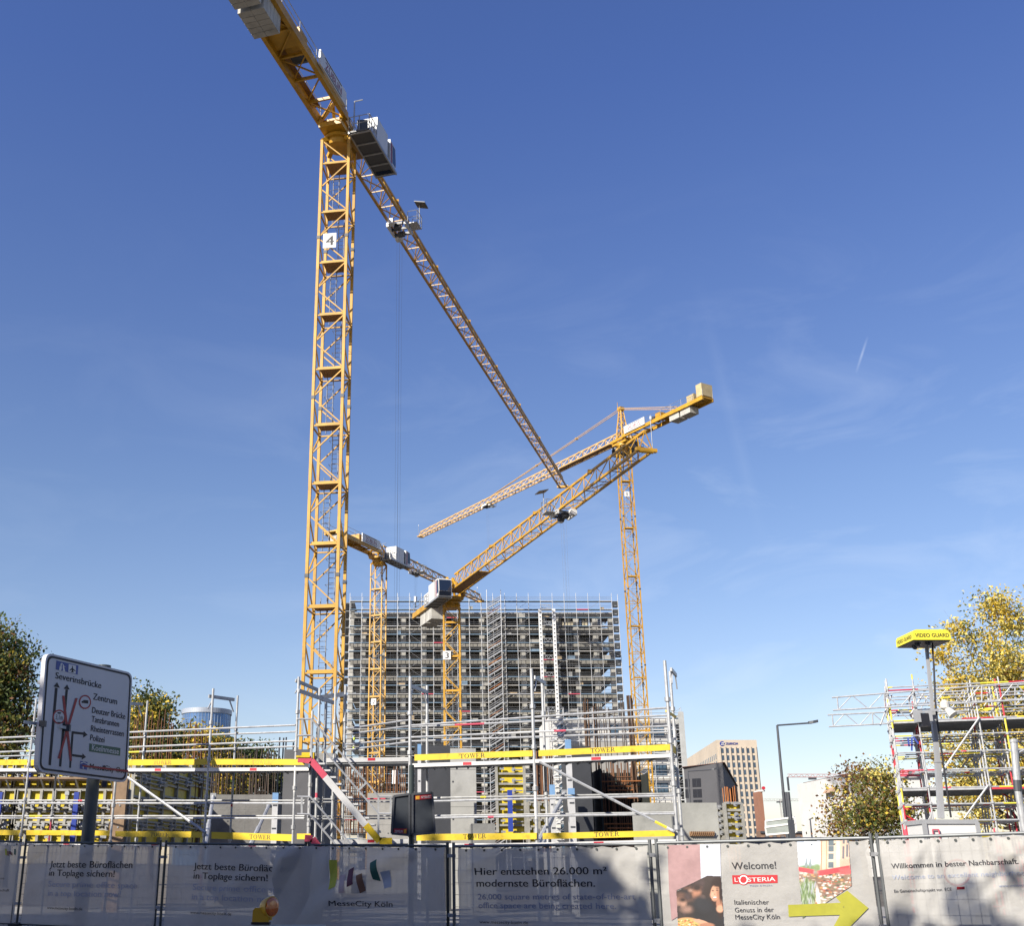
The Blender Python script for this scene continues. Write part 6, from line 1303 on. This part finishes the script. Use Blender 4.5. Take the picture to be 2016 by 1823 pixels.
def glass_tower():
    Z = 820; c = at(392, 1500, Z); r = 50 * Z / 2337.0; zt = at(392, 1402, Z).z; root = thing('glass_tower', 'round blue glass high-rise with pale crown, far left behind the rebar', 'building', (c.x, Z + r, 0)); cc = V((c.x, Z + r, 0))
    m = MB(); m.lathe(cc, [(r, 0), (r, zt)], 48); m.build('facade', M('blue_curtain_glass', (.11, .21, .40), .2, .5, .35, .05), root)
    f = MB()
    for i in range(48): t = 2 * math.pi * i / 48; p = cc + V((r * 1.004 * math.cos(t), r * 1.004 * math.sin(t), 0)); f.bar(p, p + V((0, 0, zt)), .22, .22)
    for k in range(28): f.lathe(cc + V((0, 0, zt - 3.6 * k - .3)), [(r * 1.003, 0), (r * 1.003, .14)], 48)
    f.build('mullions', M('mullion_blue_grey', (.30, .37, .46), .4, .3, .1, .1), root)
    k = MB()
    for i in range(64): t = 2 * math.pi * i / 64; p = cc + V((r * 1.0 * math.cos(t), r * math.sin(t), zt)); k.box(p + V((0, 0, 1.6)), (1.4, 2.4, 3.4), 0, t)
    k.build('crown', M('pale_crown', (.38, .42, .48), .4, .2, .1, .1), root)
glass_tower()
def worker(label, x, y, Z):
    """tiny figure: one skinned body, vest and helmet as clothing"""
    f = at(x, y, Z); k = 1.0; me = bpy.data.meshes.new('person'); js = [(0, 0, .95), (0, 0, 1.2), (0, 0, 1.45), (0, 0, 1.55), (0, -.02, 1.68), (-.1, 0, .9), (-.12, 0, .5), (-.13, .03, .06), (-.13, -.12, .03), (.1, 0, .9), (.13, -.05, .5), (.14, .0, .06), (.14, -.15, .03), (-.2, 0, 1.42), (-.28, .02, 1.15), (-.25, -.18, .95), (.2, 0, 1.42), (.29, .02, 1.15), (.24, -.2, 1.0)]
    ed = [(0, 1), (1, 2), (2, 3), (3, 4), (0, 5), (5, 6), (6, 7), (7, 8), (0, 9), (9, 10), (10, 11), (11, 12), (2, 13), (13, 14), (14, 15), (2, 16), (16, 17), (17, 18)]; rad = [.14, .15, .14, .06, .11, .1, .07, .05, .05, .1, .07, .05, .05, .07, .05, .04, .07, .05, .04]
    me.from_pydata(js, ed, []); o = bpy.data.objects.new('person', me); COL.objects.link(o); o.location = f; s = o.modifiers.new('s', 'SKIN')
    for i, sv in enumerate(me.skin_vertices[0].data): sv.radius = (rad[i], rad[i]); sv.use_root = (i == 0)
    o.modifiers.new('u', 'SUBSURF').levels = 1; me.materials.append(M('work_trousers', (.03, .04, .08), .8, 0, .1, 4)); tag(o, label, 'person', 'workers on the tower scaffold')
    v = MB(); v.lathe(f + V((0, 0, .95)), [(.19, 0), (.21, .3), (.2, .48), (.1, .56)], 12); v.build('vest', M('hi_vis_yellow', (.62, .80, .05), .6, 0, 0), o); h = MB(); h.lathe(f + V((0, -.02, 1.7)), [(.14, 0), (.13, .08), (.06, .14)], 12); h.build('helmet', WHT, o)
worker('person in yellow vest on a scaffold deck just above the stair', 697, 1466, 249.0); worker('person in yellow vest on a scaffold deck, lower of two', 696, 1485, 249.0)
# ================================================================ TREES
def leafmat(n, c): 
    m = M(n, c, .7, 0, .25, .8); t = m.node_tree; b = t.nodes['Principled BSDF']; o = t.nodes['Material Output']; tl = t.nodes.new('ShaderNodeBsdfTranslucent'); tl.inputs[0].default_value = [min(1, x * 1.5) for x in c] + [1]
    a = t.nodes.new('ShaderNodeMixShader'); a.inputs[0].default_value = .3; t.links.new(b.outputs[0], a.inputs[1]); t.links.new(tl.outputs[0], a.inputs[2]); t.links.new(a.outputs[0], o.inputs[0]); return m
LG = leafmat('leaf_green', (.075, .11, .022)); LO = leafmat('leaf_olive', (.19, .18, .032)); LY = leafmat('leaf_yellow', (.66, .47, .05)); LB_ = leafmat('leaf_brown', (.20, .095, .035)); LD = leafmat('leaf_dark_green', (.028, .045, .014)); LP = leafmat('leaf_pale_yellow', (.80, .66, .20))
BARK = M('bark', (.09, .07, .05), .9, 0, .3, 2)
def tree(name, label, base, h, crown, nclump, nleaf, size, mats, wts, seed, spread=.9, group='trees', trunk_r=.3, shell=.35, lump=None):
    """crown = list of ellipsoids (dx, dy, z, rx, ry, rz) about the trunk base"""
    rng = np.random.default_rng(seed); root = thing(name, label, 'tree', base, group); b = V(base)
    cl = []; vol = np.array([e[3] * e[4] * e[5] for e in crown]); vol = vol / vol.sum()
    for i in range(nclump):
        e = crown[rng.choice(len(crown), p=vol)]; d = rng.normal(size=3); d /= np.linalg.norm(d); r = (shell + (1 - shell) * rng.random()) ** .6
        cl.append((b.x + e[0] + d[0] * e[3] * r, b.y + e[1] + d[1] * e[4] * r, b.z + e[2] + d[2] * e[5] * r))
    cl = np.array(cl); t = MB(); top = V((b.x, b.y, b.z + h * .8)); prev = V(base); n = 7
    for i in range(1, n + 1):
        p = V(base).lerp(top, i / n) + V((rng.normal() * .02 * h, rng.normal() * .02 * h, 0)) * (i / n); r0 = trunk_r * (1 - .85 * (i - 1) / n); r1 = trunk_r * (1 - .85 * i / n); t.tube(prev, p, r0, 8, 0, r1)
        prev = p
    t.build('trunk', BARK, root); lm = MB()
    for i in range(0, nclump, 2):
        c = V(cl[i]); f = min(.95, max(.25, (c.z - b.z) / (h * .8) - .28)); s = V(base).lerp(top, f); m_ = s.lerp(c, .5) + V((rng.normal() * .3, rng.normal() * .3, -.08 * (c - s).length)); rr = trunk_r * .26 * (1.1 - f)
        lm.tube(s, m_, rr, 5, 0, rr * .6); lm.tube(m_, c, rr * .6, 5, 0, rr * .2)
        for q in range(3): lm.tube(m_.lerp(c, .3 + .25 * q), c + V(rng.normal(size=3) * spread * .9), rr * .25, 4, 0, rr * .08)
    lm.build('limbs', BARK, root)
    idx = rng.integers(0, nclump, nleaf); sp = spread * (.5 + rng.random(nclump)); off = np.clip(rng.normal(size=(nleaf, 3)), -1.7, 1.7) * sp[idx][:, None] * np.array([1, 1, .75]); pos = cl[idx] + off
    a = rng.normal(size=(nleaf, 3)); a /= np.linalg.norm(a, axis=1)[:, None]; c = np.cross(a, rng.normal(size=(nleaf, 3))); c /= np.linalg.norm(c, axis=1)[:, None]
    s = size * (.6 + .8 * rng.random(nleaf))[:, None]; a = a * s; c = c * s * .62
    vs = np.stack([pos - a, pos + c * 1.0, pos + a, pos - c], axis=1).reshape(-1, 3) - np.array(base)
    me = bpy.data.meshes.new('crown'); me.vertices.add(nleaf * 4); me.loops.add(nleaf * 4); me.polygons.add(nleaf); me.vertices.foreach_set('co', vs.ravel()); me.loops.foreach_set('vertex_index', np.arange(nleaf * 4)); me.polygons.foreach_set('loop_start', np.arange(nleaf) * 4)
    for m in mats: me.materials.append(m)
    w = np.array(wts, float); w /= w.sum(); cm = rng.choice(len(mats), size=nclump, p=w); lm_ = np.where(rng.random(nleaf) < .55, cm[idx], rng.choice(len(mats), size=nleaf, p=w)); me.polygons.foreach_set('material_index', lm_.astype(np.int32)); me.update(calc_edges=True); me.validate()
    o = bpy.data.objects.new('crown', me); COL.objects.link(o); o.parent = root; return root
def ptree(name, label, x, Z, ytop, ells, h, *a, **k):
    """ells in picture px: (x, y, rx, ry)"""
    b = at(x, 1690, Z); base = (b.x, Z, 0); k_ = Z / 2337.0; cr = []
    for (ex, ey, rx, ry) in ells: c = at(ex, ey, Z); cr.append((c.x - b.x, 0, c.z, rx * k_, max(rx, ry) * k_ * .9, ry * k_))
    return tree(name, label, base, at(x, ytop, Z).z, cr, *a, **k)
ptree('plane_tree', 'dark green tree at the left picture edge', 10, 78, 1215, [(5, 1250, 40, 45), (25, 1330, 55, 55), (-30, 1330, 60, 110), (10, 1430, 75, 60)], 0, 110, 22000, .125, [LG, LD, LO, LB_, LY], [5, 4, 3, 1, .6], 1, .8, 'left_trees', .35)
ptree('plane_tree', 'dark green tree between the white road sign and the round glass tower', 298, 100, 1365, [(290, 1385, 26, 22), (310, 1415, 32, 34), (270, 1425, 34, 45), (300, 1465, 50, 40)], 0, 60, 13000, .145, [LG, LD, LO, LY], [4, 4, 3, 1], 2, .8, 'left_trees', .3)
ptree('plane_tree', 'low yellow-green tree below the round glass tower', 395, 118, 1432, [(375, 1455, 36, 20), (420, 1468, 40, 22), (350, 1480, 40, 24), (360, 1540, 60, 40), (430, 1535, 60, 42)], 0, 80, 16000, .16, [LG, LO, LY, LB_], [2, 4, 4, 1], 3, .8, 'left_trees', .25)
ptree('plane_tree', 'low dark bushy tree left of the stair', 500, 125, 1462, [(480, 1480, 40, 18), (520, 1488, 32, 14), (450, 1490, 40, 20), (470, 1540, 60, 40), (540, 1540, 50, 36)], 0, 75, 15000, .16, [LG, LD, LO], [4, 4, 2], 4, .8, 'left_trees', .25)
ptree('plane_tree', 'big yellow autumn tree behind the camera mast', 2030, 58, 1165, [(1985, 1205, 60, 45), (1905, 1250, 55, 40), (1855, 1300, 40, 45), (1805, 1338, 18, 12), (1900, 1330, 60, 50), (2000, 1330, 90, 80), (1920, 1400, 65, 60), (2010, 1470, 80, 90), (1880, 1480, 50, 50), (1930, 1560, 75, 60)], 0, 230, 31000, .076, [LY, LP, LO, LG, LB_], [5, 5, 2.2, 1.4, .4], 5, .5, 'right trees', .32, .2)
ptree('plane_tree', 'green and brown tree right of the sign backs, in front of the white building', 1700, 62, 1500, [(1705, 1575, 28, 30), (1735, 1545, 34, 32), (1700, 1622, 28, 30), (1748, 1605, 40, 45)], 0, 60, 7000, .085, [LG, LO, LY, LB_, LP], [3, 6, 1.2, 1.2, 1], 6, .55, 'right trees', .2, .25)
ptree('plane_tree', 'sparse reddish-brown tree at the left of the green one', 1665, 66, 1540, [(1665, 1590, 30, 42), (1652, 1635, 26, 24), (1690, 1530, 36, 20)], 0, 60, 2600, .085, [LB_, LO, LY], [5, 2, 1], 7, .5, 'right trees', .12, .3)
# street trees on the near pavement beside the viewer: they shade the fence
shade = [(-39, 7, 25), (-34, 7, 24), (-29, 7, 22.4), (-24, 7, 20.8), (-19, 7, 19.2), (-14.6, 6.5, 14.9), (-12.6, 4, 13.3), (-10.4, 4, 12.3), (-8.2, 3.9, 11.6), (-5.8, 3.8, 11.3)]
for i, (x, y, h) in enumerate(shade):
    rz = 5.2 if h > 16 else 2.2
    tree('street_tree', 'street tree of the row beside the viewer, out of the picture', (x, y, .012), h, [(0, 0, h - rz, 3.9 if h > 16 else 2.4, 3.2 if h > 16 else 2.2, rz)], 90, 8000 if h > 16 else 5000, .3, [LG, LO, LY], [4, 3, 1], 50 + i, .7, 'street trees beside the viewer', .3, .1)
def far_side():  # unseen houses added behind the viewer to cut sky light on the fence
    for i, (x0, x1, y, h) in enumerate(((-75, -33, -26, 21), (-32, 2, -27, 23), (3, 40, -26, 20))):
        root = thing('sky_block_house', 'unseen brown brick house added behind the viewer to block sky light', 'building', ((x0 + x1) / 2, y - 6, 0), 'unseen houses added behind the viewer'); m = MB(); m.obox((x0, y - 12, 0), (x1 - x0, 0, 0), (0, 12, 0), (0, 0, h)); m.build('wall', M('brown_brick', (.16, .10, .075), .9, 0, .2, .5), root)
        w = MB()
        for k in range(int(h / 3.3)):
            for j in range(int((x1 - x0) / 3)): w.obox((x0 + 1 + j * 3, y, 1 + k * 3.3), (1.3, 0, 0), (0, .05, 0), (0, 0, 1.6))
        w.build('windows', GLS, root)
far_side()
